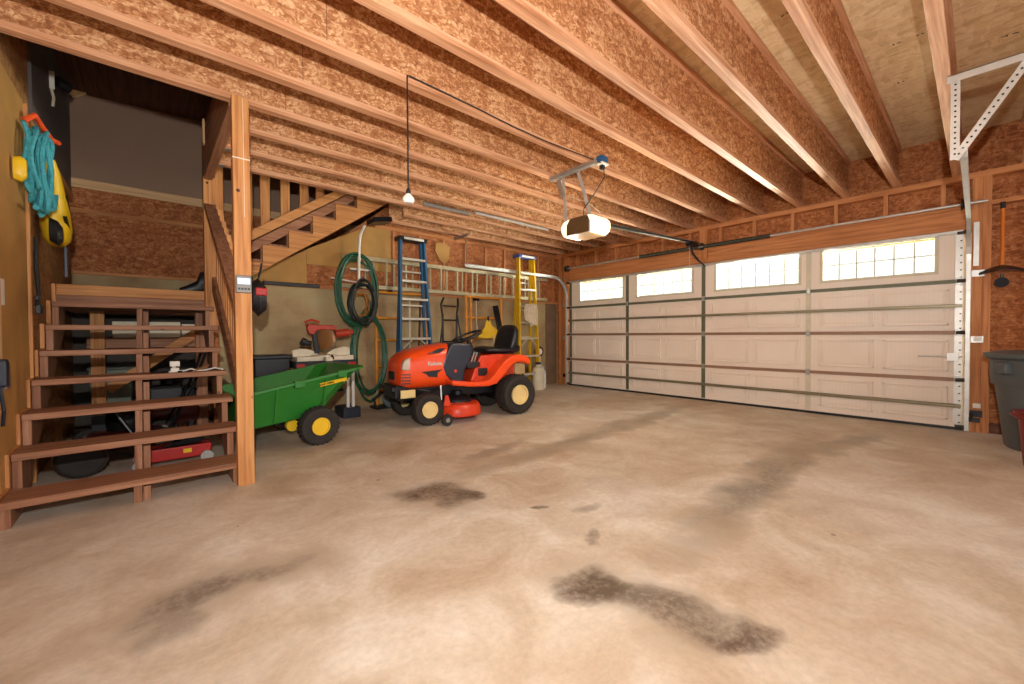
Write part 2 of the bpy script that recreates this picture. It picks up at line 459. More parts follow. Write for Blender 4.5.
# step in the stairwell
struct(MB().box(.50, .56, YB, YS, 0, ZJ).build('wall_return', OSB_WALL))
# closing strips of the ladder corner
MB().box(5.60, XD, YB-.02, YB, 0, 1.53).build('panelling', plain('brown_panelling', (124, 100, 76), .7, 0, .15, 5), bw)

# door wall
dw_ = MB(); dw_.box(XD+.06, XD+.10, YF, 0.06, 0, ZD); dw_.box(XD+.06, XD+.10, 4.98, YB+.1, 0, ZD); dw_.box(XD+.06, XD+.10, .06, 4.98, 1.88, ZD)
dw = struct(dw_.build('wall_right', OSB_WALL))
MB().box(XD-.04, XD+.06, YF, YB, 2.395, ZJ).build('top_plate', lumber('header', 'y'), dw)
MB().box(XD-.04, XD+.06, -.02, 5.05, 2.13, 2.165).build('header_edge', lumber('header', 'y'), dw)
MB().box(XD-.02, XD+.06, -.02, 5.05, 1.90, 2.13).build('header', lumber('header', 'y'), dw)
for i in range(12):
    y = .22+i*.42
    MB().box(XD-.025, XD+.05, y, y+.035, 2.165, 2.395).build('stud', lumber('header', 'z'), dw)
for a, b in ((-.02, .045), (5.075, 5.15)):
    MB().box(XD-.05, XD+.06, a, b, 0, 2.395).build('stud', lumber('header', 'z'), dw)
MB().box(XD-.03, XD+.06, -.075, -.022, 0, 2.395).build('stud', lumber('header', 'z'), dw)
MB().box(XD-.02, XD+.06, 2.50, 2.60, 2.165, 2.395).build('stud', lumber('header', 'z'), dw)
MB().box(XD-.065, XD-.02, 2.50, 2.60, 1.99, 2.395).build('spring_pad', lumber('header', 'z'), dw)
MB().box(XD-.02, XD+.06, 5.24, 5.30, 0, 2.395).build('stud', lumber('header', 'z'), dw)
for y in (-.34, -.74, -1.14, -1.54, -1.94, -2.34):
    MB().box(XD-.03, XD+.06, y, y+.038, 0, 2.395).build('stud', lumber('header', 'z'), dw)
MB().box(XD-.02, XD+.06, YF, -.075, 2.13, 2.17).build('blocking', lumber('header', 'y'), dw)
MB().box(XD+.0, XD+.06, YF, -.075, 0, .09).build('sole_plate', lumber('dark', 'y'), dw)

MB().box(XD+.03, XD+.06, -.01, .135, 0, 1.95).build('jamb_strip', OFFW, dw)
MB().box(XD+.03, XD+.06, 4.985, 5.15, 0, 1.95).build('jamb_strip', OFFW, dw)
# ------------------------------------------------------------------ I-joists (one built, the rest copied)
def make_joist(x0, x1, label, group):
    t = thing('ceiling_joist', label, 'joist', (0,0,0), 0, group)
    w = MB(); 
    w.box(x0, x1, -.006, .006, ZJ+.036, ZD-.036)
    k = x0+1.1
    o = w.build('web', OSB_WEB, t)
    MB().box(x0, x1, -.031, .031, ZJ, ZJ+.038).build('flange', lumber('joist', 'x'), t, .002)
    MB().box(x0, x1, -.031, .031, ZD-.040, ZD-.002).build('flange', lumber('joist', 'x'), t, .002)
    x = x0+1.3
    while x < x1:
        MB().box(x, x+.003, -.0068, .0068, ZJ+.036, ZD-.036).build('web_seam', lumber('dark', 'z'), t); x += 1.9
    return t
GL = 'long wooden joists under the ceiling deck'
LBL = 'long wooden I-joist with OSB web running across the ceiling toward the garage door'
j0 = make_joist(-.58, XD+.05, LBL, GL)
ys = [3.165, 2.735, 2.285, 1.835, 1.42, .985, .572, .150, -.27, -.69, -1.11, -1.53, -1.95]
for i, y in enumerate(ys):
    j = j0 if i == 0 else copy_tree(j0)
    j.location = (0, y, 0) if i == 0 else (random.uniform(-.05, .0)*0, y, 0)
js = make_joist(.47, XD+.05, 'wooden I-joist with OSB web starting at the beam beside the stair opening', 'joists starting beside the stair opening')
for i, y in enumerate((3.585, 4.01, 4.41)):
    j = js if i == 0 else copy_tree(js)
    j.location = (0, y, 0)
jb = make_joist(2.42, XD+.05, 'wooden I-joist with OSB web ending behind the upper flight of stairs near the block wall', 'short joists past the upper flight')
for i, y in enumerate((4.83, 5.22)):
    j = jb if i == 0 else copy_tree(jb)
    j.location = (0, y, 0)
# beam along the stair opening with its steel hangers
t = thing('stair_opening_beam', 'reddish wooden beam running back from the post along the right side of the stair opening', 'beam')
MB().box(.40, .465, 3.20, 4.98, ZJ-.02, ZD-.01).build('beam', lumber('stair', 'y'), t, .003)
for y in (3.585, 4.01, 4.41):
    MB().box(.462, .51, y-.035, y+.035, ZJ-.006, ZJ-.001).box(.462, .466, y-.04, y+.04, ZJ-.006, ZD-.1).build('joist_hanger', STEEL, t)
MB().box(.385, .40, 4.66, 4.72, 2.70, 2.92).build('wood_block', lumber('pine', 'z'), t)

# ------------------------------------------------------------------ post
post = thing('wooden_post', 'tall square wooden post at the foot of the stairs holding up the joist', 'post', (.445, 3.10, 0))
MB().box(-.045, .045, -.035, .035, 0, ZJ).build('post_timber', lumber('fir', 'z'), post, .003)
MB().box(.012, .014, -.0360, -.035, 1.7, 2.44).box(-.047, .047, -.0365, .02, 2.06, 2.066).build('strap_line', WHITE, post)
MB().cyl((-.02, -.0365, 1.86), (-.02, -.035, 1.86), .011, 12).build('knot', lumber('dark', 'z'), post)

kb = thing('wall_control', 'small grey control box with a lit blue-white display on the wooden post', 'control box', (.445, 3.062, 1.275))
MB().box(-.042, .042, -.02, .002, -.055, .055).build('casing', DISP, kb, .004)
MB().box(-.033, .033, -.0225, -.019, .0, .036).build('display', LCD, kb)
for i in range(4): MB().box(-.032+i*.017, -.02+i*.017, -.024, -.019, -.036, -.024).build('button', BLACK, kb)

# ------------------------------------------------------------------ lower flight
st = thing('lower_staircase', 'lower flight of open wooden stairs with seven treads rising to the landing', 'staircase', (-.07, 3.2, 0))
O0 = Vector((-.07, 3.2, 0))
def rel(x, y, z): return (x-O0.x, y-O0.y, z)
# nosing front y and top z of each tread
TR = [(3.14, .138), (3.40, .322), (3.66, .500), (3.945, .677), (4.215, .856), (4.46, 1.040), (4.73, 1.225)]
for i, (y, z) in enumerate(TR):
    MB().box(XL+.03-O0.x, .452-O0.x, y-O0.y, y-O0.y+.25, z-.038, z).build('tread', lumber('stair', 'x'), st, .004)
saw = []
for i, (y, z) in enumerate(TR):
    saw += [(y+.02, z-.039-(.177 if i else .099)), (y+.02, z-.039)]
saw[0] = (3.16, 0.0)
saw += [(4.99, 1.186), (4.99, 1.34), (5.05, 1.34), (5.05, 1.02), (3.42, 0.0)]
for x, w in ((XL+.03, .036), (-.085, .036), (.386, .036)):
    MB().prism([(y-O0.y, z) for y, z in saw], (x-O0.x, 0, 0), (0,1,0), (0,0,1), (w,0,0)).build('stringer', lumber('stair', 'z'), st, .002)
# doubled middle carriage
MB().prism([(y-O0.y+.03, max(z-.02, 0)) for y, z in saw], (-.045-O0.x, 0, 0), (0,1,0), (0,0,1), (.034,0,0)).build('stringer', lumber('stair', 'z'), st, .002)
# wall side skirt stringer with saw teeth (lighter edge)
MB().prism([(y-O0.y-.03, z+.045 if z > 0 else z) for y, z in saw], (XL+.004-O0.x, 0, 0), (0,1,0), (0,0,1), (.022,0,0)).build('skirt_board', lumber('fir', 'z'), st)
# landing
lx0, lx1 = XL+.01-O0.x, .452-O0.x
MB().box(lx0+.02, lx1, 4.97-O0.y, 5.01-O0.y, 1.297, 1.385).build('landing_fascia', lumber('fir', 'x'), st, .003)
MB().box(lx0+.0, lx1+.012, 4.985-O0.y, 5.02-O0.y, 1.20, 1.297).build('landing_rim', lumber('stair', 'x'), st, .003)
MB().box(lx0, lx1, 5.01-O0.y, YS-.03-O0.y, 1.345, 1.385).build('landing_deck', lumber('stair', 'x'), st)
for y in (5.30, 5.62, 5.94): MB().box(lx0+.02, lx1, y-O0.y, y+.038-O0.y, 1.18, 1.345).build('landing_joist', lumber('stair', 'x'), st)
MB().box(-.42-O0.x, -.325-O0.x, 5.45-O0.y, 5.54-O0.y, 0, 1.345).build('landing_leg', lumber('fir', 'z'), st, .002)
MB().box(.33-O0.x, .42-O0.x, 5.06-O0.y, 5.14-O0.y, 0, 1.345).build('landing_leg', lumber('stair', 'z'), st, .002)
MB().bar(rel(.37, 5.28, 1.00), rel(-.30, 5.28, .46), .036, .085).build('brace', lumber('fir', 'x'), st)

# guard of the lower flight: newel, sloping rail, pickets
g = thing('stair_guard', 'wooden guard of the lower flight with sloping rail and closely spaced pickets behind the post', 'railing', (.44, 4.0, 0))
MB().box(-.045, .045, .83, .92, 1.05, 2.46).build('newel', lumber('fir', 'z'), g, .003)
MB().cyl((-.015, .828, 2.40), (-.015, .832, 2.40), .010, 10).build('bolt', BLACKM, g)
def rz_(y): return 1.19+(y-3.13)*(2.24-1.19)/(4.86-3.13)
MB().bar((0, -.865, rz_(3.135)-.04), (0, .83, rz_(4.83)-.04), .085, .045).build('sloping_rail', lumber('stair', 'y'), g, .003)
MB().bar((.022, -.86, .40), (.022, .83, 1.45), .03, .14).build('skirt_board', lumber('stair', 'y'), g, .003)
yy = 3.26
while yy < 4.80:
    MB().box(.040, .072, yy-4.0, yy-4.0+.036, .22+(yy-3.13)*.62, rz_(yy)+.02).build('picket', lumber('fir', 'z'), g)
    yy += .135
MB().box(.045, .09, .84, .90, 1.05, 2.75).build('corner_stud', lumber('fir', 'z'), g)

# ------------------------------------------------------------------ upper flight
uf = thing('upper_staircase', 'upper flight of wooden stairs climbing right from the landing through the ceiling', 'staircase', (.55, 4.97, 1.3))
def u(x, z): return (x-.55, z-1.3)
stx = [.645, .898, 1.148, 1.395, 1.648, 1.897, 2.147]
stz = [1.55, 1.726, 1.905, 2.096, 2.299, 2.487, 2.675]
prof = [(.47, 1.36), (.47, 1.55)]
for i in range(6): prof += [(stx[i], stz[i]), (stx[i], stz[i+1])]
prof += [(2.147, 2.675), (2.36, 2.675), (.62, 1.448), (.56, 1.36)]
for y in (0, .50, 1.08):
    MB().prism([u(a, b) for a, b in prof], (0, y, 0), (1,0,0), (0,0,1), (0,.038,0)).build('stringer', lumber('fir', 'x'), uf, .002)
for i in range(6):
    MB().box((stx[i-1] if i else .47)-.55, stx[i]-.55-.012, .042, 1.08, stz[i]-1.3, stz[i]-1.3+.03).build('tread', lumber('stair', 'y'), uf)
    MB().box(stx[i]-.012-.55, stx[i]-.55, .042, 1.08, stz[i]-1.3, stz[i+1]-1.3).build('riser', lumber('stair', 'y'), uf)
MB().bar((.62-.55, -.022, 1.86-1.3), (1.95-.55, -.022, 2.80-1.3), .03, .085).build('handrail', lumber('fir', 'x'), uf, .003)
MB().bar((.62-.55, .030, 1.74-1.3), (2.0-.55, .030, 2.72-1.3), .03, .09).build('inner_rail', lumber('stair', 'x'), uf, .003)
for x in (.725, .885, 1.075, 1.265, 1.435, 1.62):
    zb = 1.86+(x+.04-.62)*.707-.15
    MB().box(x-.55, x-.55+.088, .0, .03, zb-1.3+.13, 3.1-1.3).build('baluster', lumber('fir', 'z'), uf, .002)
MB().box(.49-.55, .565-.55, 0, .06, 1.20-1.3, 3.1-1.3).build('newel', lumber('fir', 'z'), uf)
# dark duct end beyond the top of the flight
tag(MB().bar((2.12, 5.12, 2.40), (2.36, 5.12, 2.445), .24, .06).build('sheet_metal_duct', BLACKM, None, .004),
    'dark sheet metal duct slanting up beside the top of the upper flight', 'duct')

# ------------------------------------------------------------------ garage door
gd = bpy.data.objects.new('door_1', None); COL.objects.link(gd); gd.location = (XD-.02, 2.56, 0)
tag(gd, 'wide white sectional garage door with four small-paned windows along its top', 'garage door', None, 'structure')
Y0, Y1 = .10, 5.02
yc = 2.56
zs = [0.02, .49, .945, 1.44, 1.925]
cw = (Y1-Y0)/4
wins = [(.285, 1.20), (1.425, 2.39), (2.722, 3.61), (3.87, 4.77)]
for k in range(4):
    z0, z1 = zs[k]+.003, zs[k+1]-.003
    m = MB()
    if k < 3:
        m.box(0, .04, Y0-yc, Y1-yc, z0, z1)
    else:
        wz0, wz1 = 1.545, 1.89
        m.box(0, .04, Y0-yc, Y1-yc, z0, wz0); m.box(0, .04, Y0-yc, Y1-yc, wz1, z1)
        ya = Y0
        for (a, b) in wins: m.box(0, .04, ya-yc, a-yc, wz0, wz1); ya = b
        m.box(0, .04, ya-yc, Y1-yc, wz0, wz1)
    sec = m.build('door_section', DOORW, gd)
    if k < 3:
        pm = MB()
        for c in range(4):
            for h in range(2):
                a = Y0+c*cw+.09+h*(cw-.12)/2; b = a+(cw-.12)/2-.08
                zz0, zz1 = z0+.07, z1-.07
                for (p, q, r_, s_) in ((a, b, zz0, zz0+.016), (a, b, zz1-.016, zz1), (a, a+.016, zz0, zz1), (b-.016, b, zz0, zz1)):
                    pm.box(-.018, .002, p-yc, q-yc, r_, s_)
                pm.box(-.014, .002, a+.04-yc, b-.04-yc, zz0+.04, zz1-.04)
        pm.build('raised_panels', DOORW, sec, .002)
    else:
        for (a, b) in wins:
            w = MB(); e = .022
            w.box(-.012, .0, a-e-yc, b+e-yc, wz0-e, wz0+.006); w.box(-.012, .0, a-e-yc, b+e-yc, wz1-.006, wz1+e)
            w.box(-.012, .0, a-e-yc, a+.006-yc, wz0, wz1); w.box(-.012, .0, b-.006-yc, b+e-yc, wz0, wz1)
            for i in range(1, 6): yv = a+(b-a)*i/6; w.box(.012, .024, yv-.005-yc, yv+.005-yc, wz0, wz1)
            w.box(.012, .024, a-yc, b-yc, (wz0+wz1)/2-.005, (wz0+wz1)/2+.005)
            wf = w.build('window_frame', OFFW, sec)
            MB().box(.026, .029, a-yc, b-yc, wz0, wz1).build('pane', GLASS, sec)
SEAMM = plain('door_seam_brown', (150, 116, 92), .5, .1, .1)
for k, z in enumerate(zs[1:4]):
    MB().box(-.020, .0, Y0-yc, Y1-yc, z-.018, z+.018).build('seam_rail', SEAMM if k < 2 else DKGREEN, gd)
STRUT = plain('strut_metal', (150, 140, 112), .4, .4, .1)
for z in (.235, 1.20, 1.905):
    m = MB()
    m.box(-.055, -.050, Y0-yc, Y1-yc, z-.014, z+.018); m.box(-.055, .0, Y0-yc, Y1-yc, z+.014, z+.018); m.box(-.055, 0, Y0-yc, Y1-yc, z-.008, z-.004)
    m.build('strut', STRUT if z < 1.8 else TRACKS, gd)
for i in range(5):
    y = Y0+i*cw
    w = .05
    ya = min(max(y-w/2, Y0), Y1-w)
    mm = MB()
    for k in range(4): mm.box(-.010, 0, ya-yc, ya+w-yc, zs[k]+.02, zs[k+1]-.02)
    mm.build('stile', DKGREEN if i in (3, 4, 2) else (TRACKS if i == 0 else OFFW), gd)
    for z in zs[1:4]:
        MB().box(-.022, 0, ya+.005-yc, ya+w-.005-yc, z-.035, z+.035).build('hinge', STEEL, gd, .002)
# perforated end stile detail near the right track
m = MB()
for k in range(26): m.box(-.0115, -.0098, Y0+.006-yc, Y0+.020-yc, .07+k*.07, .082+k*.07)
m.build('stile_slots', DARKSTEEL, gd)
# slide lock
MB().box(-.03, 0, Y0+.02-yc, Y0+.10-yc, .67, .75).cyl((-.02, Y0+.0-yc, .71), (-.02, Y0+.30-yc, .71), .008, 8).build('slide_lock', TRACKS, gd, .002)
for y in (Y0+.04, Y1-.04):
    for z in (.04, .49, .945, 1.44, 1.90):
        MB().cyl((-.04, y-yc, z), (-.04, (Y0-.03 if y < 2 else Y1+.03)-yc, z), .018, 10).build('roller', DARKSTEEL, gd)
MB().box(-.004, .05, Y0-.03-yc, Y1+.03-yc, -.002, .028).build('bottom_seal', BLACK, gd)

def door_track(y, side, label):
    t = thing('door_track', label, 'track', (XD-.06, y, 0))
    path = [(0, 0, .01), (0, 0, 1.62)]
    for i in range(1, 9):
        a = R(90*i/8); path.append((-.36+.36*math.cos(a), 0, 1.62+.36*math.sin(a)))
    path.append((-2.28, 0, 1.985))
    # C channel made from three swept strips
    m = MB()
    def strip(off, w, hgt):
        P = []
        for i, p in enumerate(path):
            p = Vector(p); q = Vector(path[min(i+1, len(path)-1)])-Vector(path[max(i-1, 0)]); q.normalize()
            nrm = Vector((-q.z, 0, q.x))
            P.append((p, nrm))
        rings = []
        for p, nrm in P:
            c = p+nrm*off[0]+Vector((0, off[1], 0))
            rings.append([m.bm.verts.new(c+nrm*a*hgt/2+Vector((0, b*w/2, 0))) for a, b in ((-1,-1), (-1,1), (1,1), (1,-1))])
        m.skinrings(rings)
    strip((0, side*.014), .003, .05); strip((.024, 0), .028, .003); strip((-.024, 0), .028, .003)
    m.build('channel', TRACKS, t)
    for z in (.18, .88, 1.5):
        MB().box(.0, .012, side*.02, side*.10, z-.03, z+.03).build('bracket', STEEL if z > .3 else BLACKM, t)
    # rear hanger
    if side < 0:
        MB().box(-2.30, -2.262, -.36, .07, ZJ-.012, ZJ-.008).box(-2.30, -2.296, -.36, .07, ZJ-.05, ZJ-.008).build('ceiling_angle', TRACKS, t)
        a, b = (-2.28, .035, ZJ-.03), (-2.27, .035, 1.96)
        c = (-2.28, -.24, ZJ-.03)
    else:
        MB().box(-2.30, -2.262, -.10, .28, ZJ-.012, ZJ-.008).box(-2.30, -2.296, -.10, .28, ZJ-.05, ZJ-.008).build('ceiling_angle', STEEL, t)
        a, b = (-2.27, .0, ZJ-.03), (-2.25, .0, 2.0)
        c = (-2.27, .2, ZJ-.03)
    for k, (p, q) in enumerate(((a, b), (c, b))):
        if side > 0 and k: continue
        sm = MB(); sm.bar(p, q, .038 if side < 0 else .02, .004, up=(1,0,0))
        h = sm.build('hanger_strap', TRACKS if side < 0 else STEEL, t)
        if side < 0:
            hm = MB(); P = Vector(p); Q = Vector(q)
            n = int((Q-P).length/.030)
            for i in range(1, n):
                c_ = P.lerp(Q, i/n)+Vector((-.0028, 0, 0))
                hm.cyl(c_, c_+Vector((-.0012, 0, 0)), .0055, 8)
            hm.build('punched_holes', INK, h)
    return t
trk = door_track(.065, -1, 'right-hand steel door track beside the grey bin, curving overhead to a perforated hanger')
# long flag bracket on the right jamb
MB().box(.0, .010, -.065, -.03, 1.57, 1.98).build('flag_bracket', TRACKS, trk)
door_track(5.06, 1, 'left-hand steel door track curving overhead beside the yellow stepladder')

# torsion shaft with springs
ts = thing('torsion_spring_shaft', 'thin steel torsion shaft with dark green-grey springs on the header over the door', 'spring', (XD-.13, 2.55, 2.15))
MB().cyl((0, -2.60, 0), (0, 2.50, 0), .013, 10).build('shaft', TRACKS, ts, smooth=True)
for a, b in ((-.85, -.03), (.03, .95)):
    m = MB(); n = int((b-a)/.012); P = []
    for i in range(n*6+1):
        th = 2*PI*i/6; P.append((.024*math.cos(th), a+(b-a)*i/(n*6), .024*math.sin(th)))
    m.tube(P, .0045, 4); m.build('spring_coil', plain('spring_green', (52, 62, 46), .5, .4, .1), ts, smooth=True)
MB().box(-.01, .045, -.02, .02, -.04, .05).build('centre_bracket', DARKSTEEL, ts)
for y in (-2.46, 2.44): MB().lathe((0, y-.025, 0), (0,1,0), [(.02,0),(.055,0),(.055,.01),(.045,.012),(.045,.04),(.055,.042),(.055,.05),(.02,.05)], 20).build('cable_drum', DARKSTEEL, ts)

for (y, z, lab) in ((.005, .885, 'small white wall tag on the orange stud, above the other one'), (.005, .255, 'small white door sensor low on the orange stud by the track')):
    tag(MB().box(XD-.065, XD-.05, y-.03, y+.02, z-.022, z+.022).build('door_sensor' if z < .5 else 'wall_tag', WHITE, None, .002), lab, 'sensor' if z < .5 else 'tag')
tag(MB().box(XD-.075, XD-.05, -.02, .06, .10, .14).cyl((XD-.07,.035,.12),(XD-.07,.035,.19),.012,8).build('photo_eye', BLACK, None, .002), 'black photo eye bracket at the foot of the right door track', 'sensor')

# ------------------------------------------------------------------ opener
op = thing('garage_door_opener', 'brown and cream garage door opener with lit lenses hanging from the joists', 'garage door opener', (2.95, 2.43, 1.935))
MB().prism([(-.13, -.07), (.13, -.07), (.13, .03), (.09, .085), (-.09, .085), (-.13, .03)], (-.01, 0, 0), (0,1,0), (0,0,1), (.27,0,0)).build('motor_housing', BROWNP, op, .006)
for s in (-1, 1):
    ln = MB(); 
    prof = [(s*.13, -.075), (s*.18, -.065), (s*.205, -.02), (s*.205, .035), (s*.17, .075), (s*.10, .09), (s*.131, .03)]
    ln.prism(prof, (.0, 0, 0), (0,1,0), (0,0,1), (.22,0,0)); ln.build('lamp_lens', LENS, op, .012, True)
MB().cyl((-.013, -.12, .055), (-.008, -.12, .055), .01, 12).build('button', BLACK, op)
MB().bar((.25, .03, .09), (2.72, .16, .262), .035, .025).build('rail', DARKSTEEL, op)
MB().bar((.25, .03, .104), (2.70, .16, .276), .03, .006).build('rail_cap', STEEL, op)
MB().bar((2.66, .155, .262), (2.80, .165, .262), .03, .04).build('header_bracket', BLACKM, op)
MB().tube([(2.52, .15, .24), (2.60, .14, .10), (2.72, .12, .02), (2.82, .08, -.05)], .012, 8).build('door_arm', BLACKM, op)
MB().box(2.50, 2.60, .11, .19, .19, .25).build('trolley', BLACKM, op)
MB().cyl((2.56, .17, .20), (2.56, .17, -.08), .003, 6).build('release_cord', OFFW, op)
MB().bar((-.05, -.24, .497), (-.05, .29, .497), .04, .035).build('ceiling_angle', STEEL, op)
for (p, q) in (((-.04, .14, .47), (.0, .14, .09)), ((-.04, -.04, .47), (.06, -.10, .09))):
    MB().bar(p, q, .032, .005, up=(1,0,0)).build('hanger_strap', TRACKS, op)
MB().bar((-.04, .20, .47), (-.03, .15, .30), .05, .006, up=(1,0,0)).build('hanger_plate', STEEL, op)
MB().tube([(.10,-.18,.10),(.02,-.10,.2),(0,.03,.26),(-.03,.10,.30)], .003, 6).build('wire', OFFW, op)

jx = thing('junction_box', 'blue electrical box with a white cover on the side of a joist above the opener', 'electrical box', (3.03, 2.215, 2.47))
MB().box(-.045, .045, -.03, .035, -.01, .05).build('box', BLUEB, jx, .004)
MB().box(-.05, .05, -.035, .035, -.024, -.01).build('cover', WHITE, jx, .002)
MB().box(-.02, .02, -.015, .02, -.06, -.024).build('plug', BLACK, jx, .003)
tag(MB().tube([(3.03, 2.20, 2.41), (3.04, 2.2, 2.34), (2.98, 2.26, 2.20), (2.95, 2.36, 2.08), (3.0, 2.40, 2.03)], .005, 6).build('power_cord', BLACK, None, smooth=True),
    'thin black power cord drooping from the blue electrical box down to the door opener', 'cord')

pl = thing('pendant_light', 'white pendant lamp socket hanging on a long black cord from a ceiling joist', 'pendant light', (1.14, 2.20, 1.74))
MB().tube([(0,0,.06), (0,0,.715), (.03,.02,.73), (.5,.025,.722), (.85,.032,.71), (1.2,.02,.70), (1.6,.0,.705), (1.85,.0,.71)], .0045, 6).build('cord', BLACK, pl, smooth=True)
MB().lathe((0,0,0), (0,0,1), [(.004,-.024),(.026,-.021),(.035,-.006),(.033,.008),(.02,.022),(.014,.03),(.006,.065)], 20).build('socket', plain('lamp_white', (240, 234, 222), .4, 0, .03), pl, smooth=True)
MB().lathe((0,0,.02), (0,0,1), [(.010,0),(.014,.004),(.014,.03),(.006,.045)], 14).build('cord_grip', BLACK, pl)

# steel angles along the joists near the left track
tag(MB().box(2.32, 2.95, 4.12, 4.16, ZJ-.008, ZJ-.003).box(2.32, 2.95, 4.12, 4.124, ZJ-.045, ZJ-.003).build('steel_angle', STEEL), 'grey steel angle screwed under the joists, left piece above the blue stepladder', 'steel angle')
tag(MB().box(2.98, 4.25, 4.03, 4.11, ZJ-.012, ZJ-.003).box(2.98, 4.25, 4.03, 4.034, ZJ-.04, ZJ-.003).build('steel_angle', TRACKS), 'bright steel angle screwed under the joists, piece nearer the garage door', 'steel angle')


# ------------------------------------------------------------------ ride-on mower
TR0 = (2.27, 4.157, 0); TA = R(-7)
mw = thing('ride_on_mower', 'orange ride-on lawn mower with black seat and cream wheel hubs', 'lawn mower', TR0, TA)
def wheel(parent, x, y, r, w, rim, side, name='wheel', hubm=CREAM):
    m = MB(); h = w/2
    prof = [(rim, -h*.75), (r*.80, -h), (r*.93, -h*.92), (r*.985, -h*.6), (r, 0), (r*.985, h*.6), (r*.93, h*.92), (r*.80, h), (rim, h*.75)]
    m.lathe((x, y, r), (0,1,0), prof, 36, True)
    # tread lugs
    for i in range(26):
        a = 2*PI*i/26; c = Vector((x+math.cos(a)*r*.985, y, r+math.sin(a)*r*.985))
        rot = Matrix.Rotation(-a, 3, 'Y')
        m.cbox(c, (.012, w*.62, r*.09), rot)
    t = m.build(name, RUBBER, parent, smooth=True)
    hm = MB(); s = side
    hm.lathe((x, y, r), (0,s,0), [(rim, h*.80), (rim*1.02, h*.98), (rim*.88, h*.98), (rim*.78, h*.30), (rim*.46, h*.15), (rim*.40, h*.45), (rim*.3, h*.5), (.001, h*.5)], 30)
    hb = hm.build('wheel_hub', hubm, t, smooth=True)
    MB().cyl((x, y+s*h*.4, r), (x, y+s*h*.62, r), rim*.22, 12).cyl((x+rim*.3, y+s*h*.3, r-rim*.6), (x+rim*.3, y+s*h*.45, r-rim*.6), rim*.08, 8).build('axle_cap', BLACK, hb, smooth=True)
    return t
wheel(mw, -.045, -.33, .168, .15, .085, -1); wheel(mw, -.045, .33, .168, .15, .085, 1)
wheel(mw, 1.075, -.34, .235, .23, .115, -1); wheel(mw, 1.075, .34, .235, .23, .115, 1)
# chassis
MB().box(-.30, 1.15, -.17, .17, .25, .40).box(-.34, -.20, -.20, .20, .28, .42).build('chassis', BLACKM, mw, .01)
MB().bar((-.045, -.30, .20), (-.045, .30, .20), .06, .06).build('front_axle', BLACKM, mw)
MB().box(.90, 1.25, -.22, .22, .18, .42).build('transaxle', BLACKM, mw, .02)
MB().bar((-.33, -.20, .34), (-.33, .20, .34), .035, .11).bar((-.37, -.23, .385), (-.37, .23, .385), .04, .05).build('front_bumper', BLACK, mw, .01)
MB().box(-.30, -.14, -.235, -.21, .285, .37).build('side_plate', CREAM, mw, .004)
# hood
hood = MB().loft([(-.315, 0, .10, .45, .58), (-.31, 0, .17, .415, .64), (-.29, 0, .22, .39, .695), (-.235, 0, .25, .372, .748), (-.15, 0, .262, .362, .785),
                  (.0, 0, .265, .36, .822), (.15, 0, .265, .36, .846), (.27, 0, .262, .365, .858), (.31, 0, .25, .38, .852)], 36, 3.6)
hd = hood.build('hood', ORANGE, mw, smooth=True)
for s in (-1, 1):
    # lamp
    MB().prism([(-.295, .585), (-.285, .665), (-.25, .70), (-.195, .715), (-.205, .60), (-.21, .575)], (0, s*.255 if s > 0 else -.262, 0), (1,0,0), (0,0,1), (0, .055 if s < 0 else -.045, 0)).build('headlamp', plain('lamp_glass', (196, 176, 156), .12, .3, .15), hd, .012)
    gm = MB()
    for k in range(4):
        gm.bar((-.295+.002*k, s*.225, .44+.032*k), (-.20, s*.2570, .44+.032*k), .012, .012)
    gm.build('grille_slots', BLACK, hd)
    MB().prism([(-.02, .745), (.12, .803), (.20, .805), (.13, .755)], (0, s*.262, 0), (1,0,0), (0,0,1), (0, s*.006, 0)).build('hood_vent', BLACK, hd)
    MB().prism([(-.09, .555), (.16, .572), (.10, .535), (.10, .49), (.0, .50), (-.03, .53)], (0, s*.262, 0), (1,0,0), (0,0,1), (0, s*.006, 0)).build('side_vent', BLACK, hd)
text('Kubota', .055, SILV, hd, (.07, -.268, .640), (R(90), 0, 0), bold=.002)
for k in range(5): pass
MB().box(-.322, -.31, -.09, .09, .47, .56).build('grille', BLACK, hd, .003)
# dash / cowl
dash = MB()
dash.prism([(.27, .855), (.36, .860), (.50, .845), (.545, .80), (.52, .68), (.44, .56), (.42, .42), (.30, .42), (.20, .50), (.155, .60), (.19, .70)], (0, -.268, 0), (1,0,0), (0,0,1), (0,.536,0))
dash.build('dash_cowl', NAVY, mw, .02)
MB().cyl((.315, -.274, .545), (.315, -.266, .545), .018, 14).build('key_switch', ORDECK, mw)
# steering
sw = MB(); c = Vector((.60, 0, .925)); ax = Vector((.42, 0, -1)).normalized(); uu = Vector((0,1,0)); vv = ax.cross(uu)
sw.tube([c+uu*.19*math.cos(2*PI*i/28)+vv*.19*math.sin(2*PI*i/28) for i in range(28)], .014, 8, True)
for k in range(3):
    a = R(90+120*k); sw.tube([c+ax*.03, c+uu*.19*math.cos(a)+vv*.19*math.sin(a)], .012, 6)
sw.lathe(c+ax*.055, -ax, [(.02,0),(.05,.01),(.05,.04),(.02,.05)], 18)
sw.tube([c+ax*.05, c+ax*.30], .028, 10)
sw.build('steering_wheel', BLACK, mw, smooth=True)
MB().tube([(.42,-.16,.84),(.40,-.17,.90)], .008, 8).tube([(.40,-.17,.90),(.40,-.17,.925)], .016, 8).build('throttle_lever', BLACK, mw)
for k in range(4):
    MB().tube([(.50+k*.036, -.22, .62), (.52+k*.036, -.235, .70), (.535+k*.036, -.235, .745)], .009, 6).build('control_lever', STEEL if k < 3 else BLACKM, mw, smooth=True)
MB().box(.48, .66, -.24, -.16, .56, .64).build('lever_console', BLACK, mw, .01)
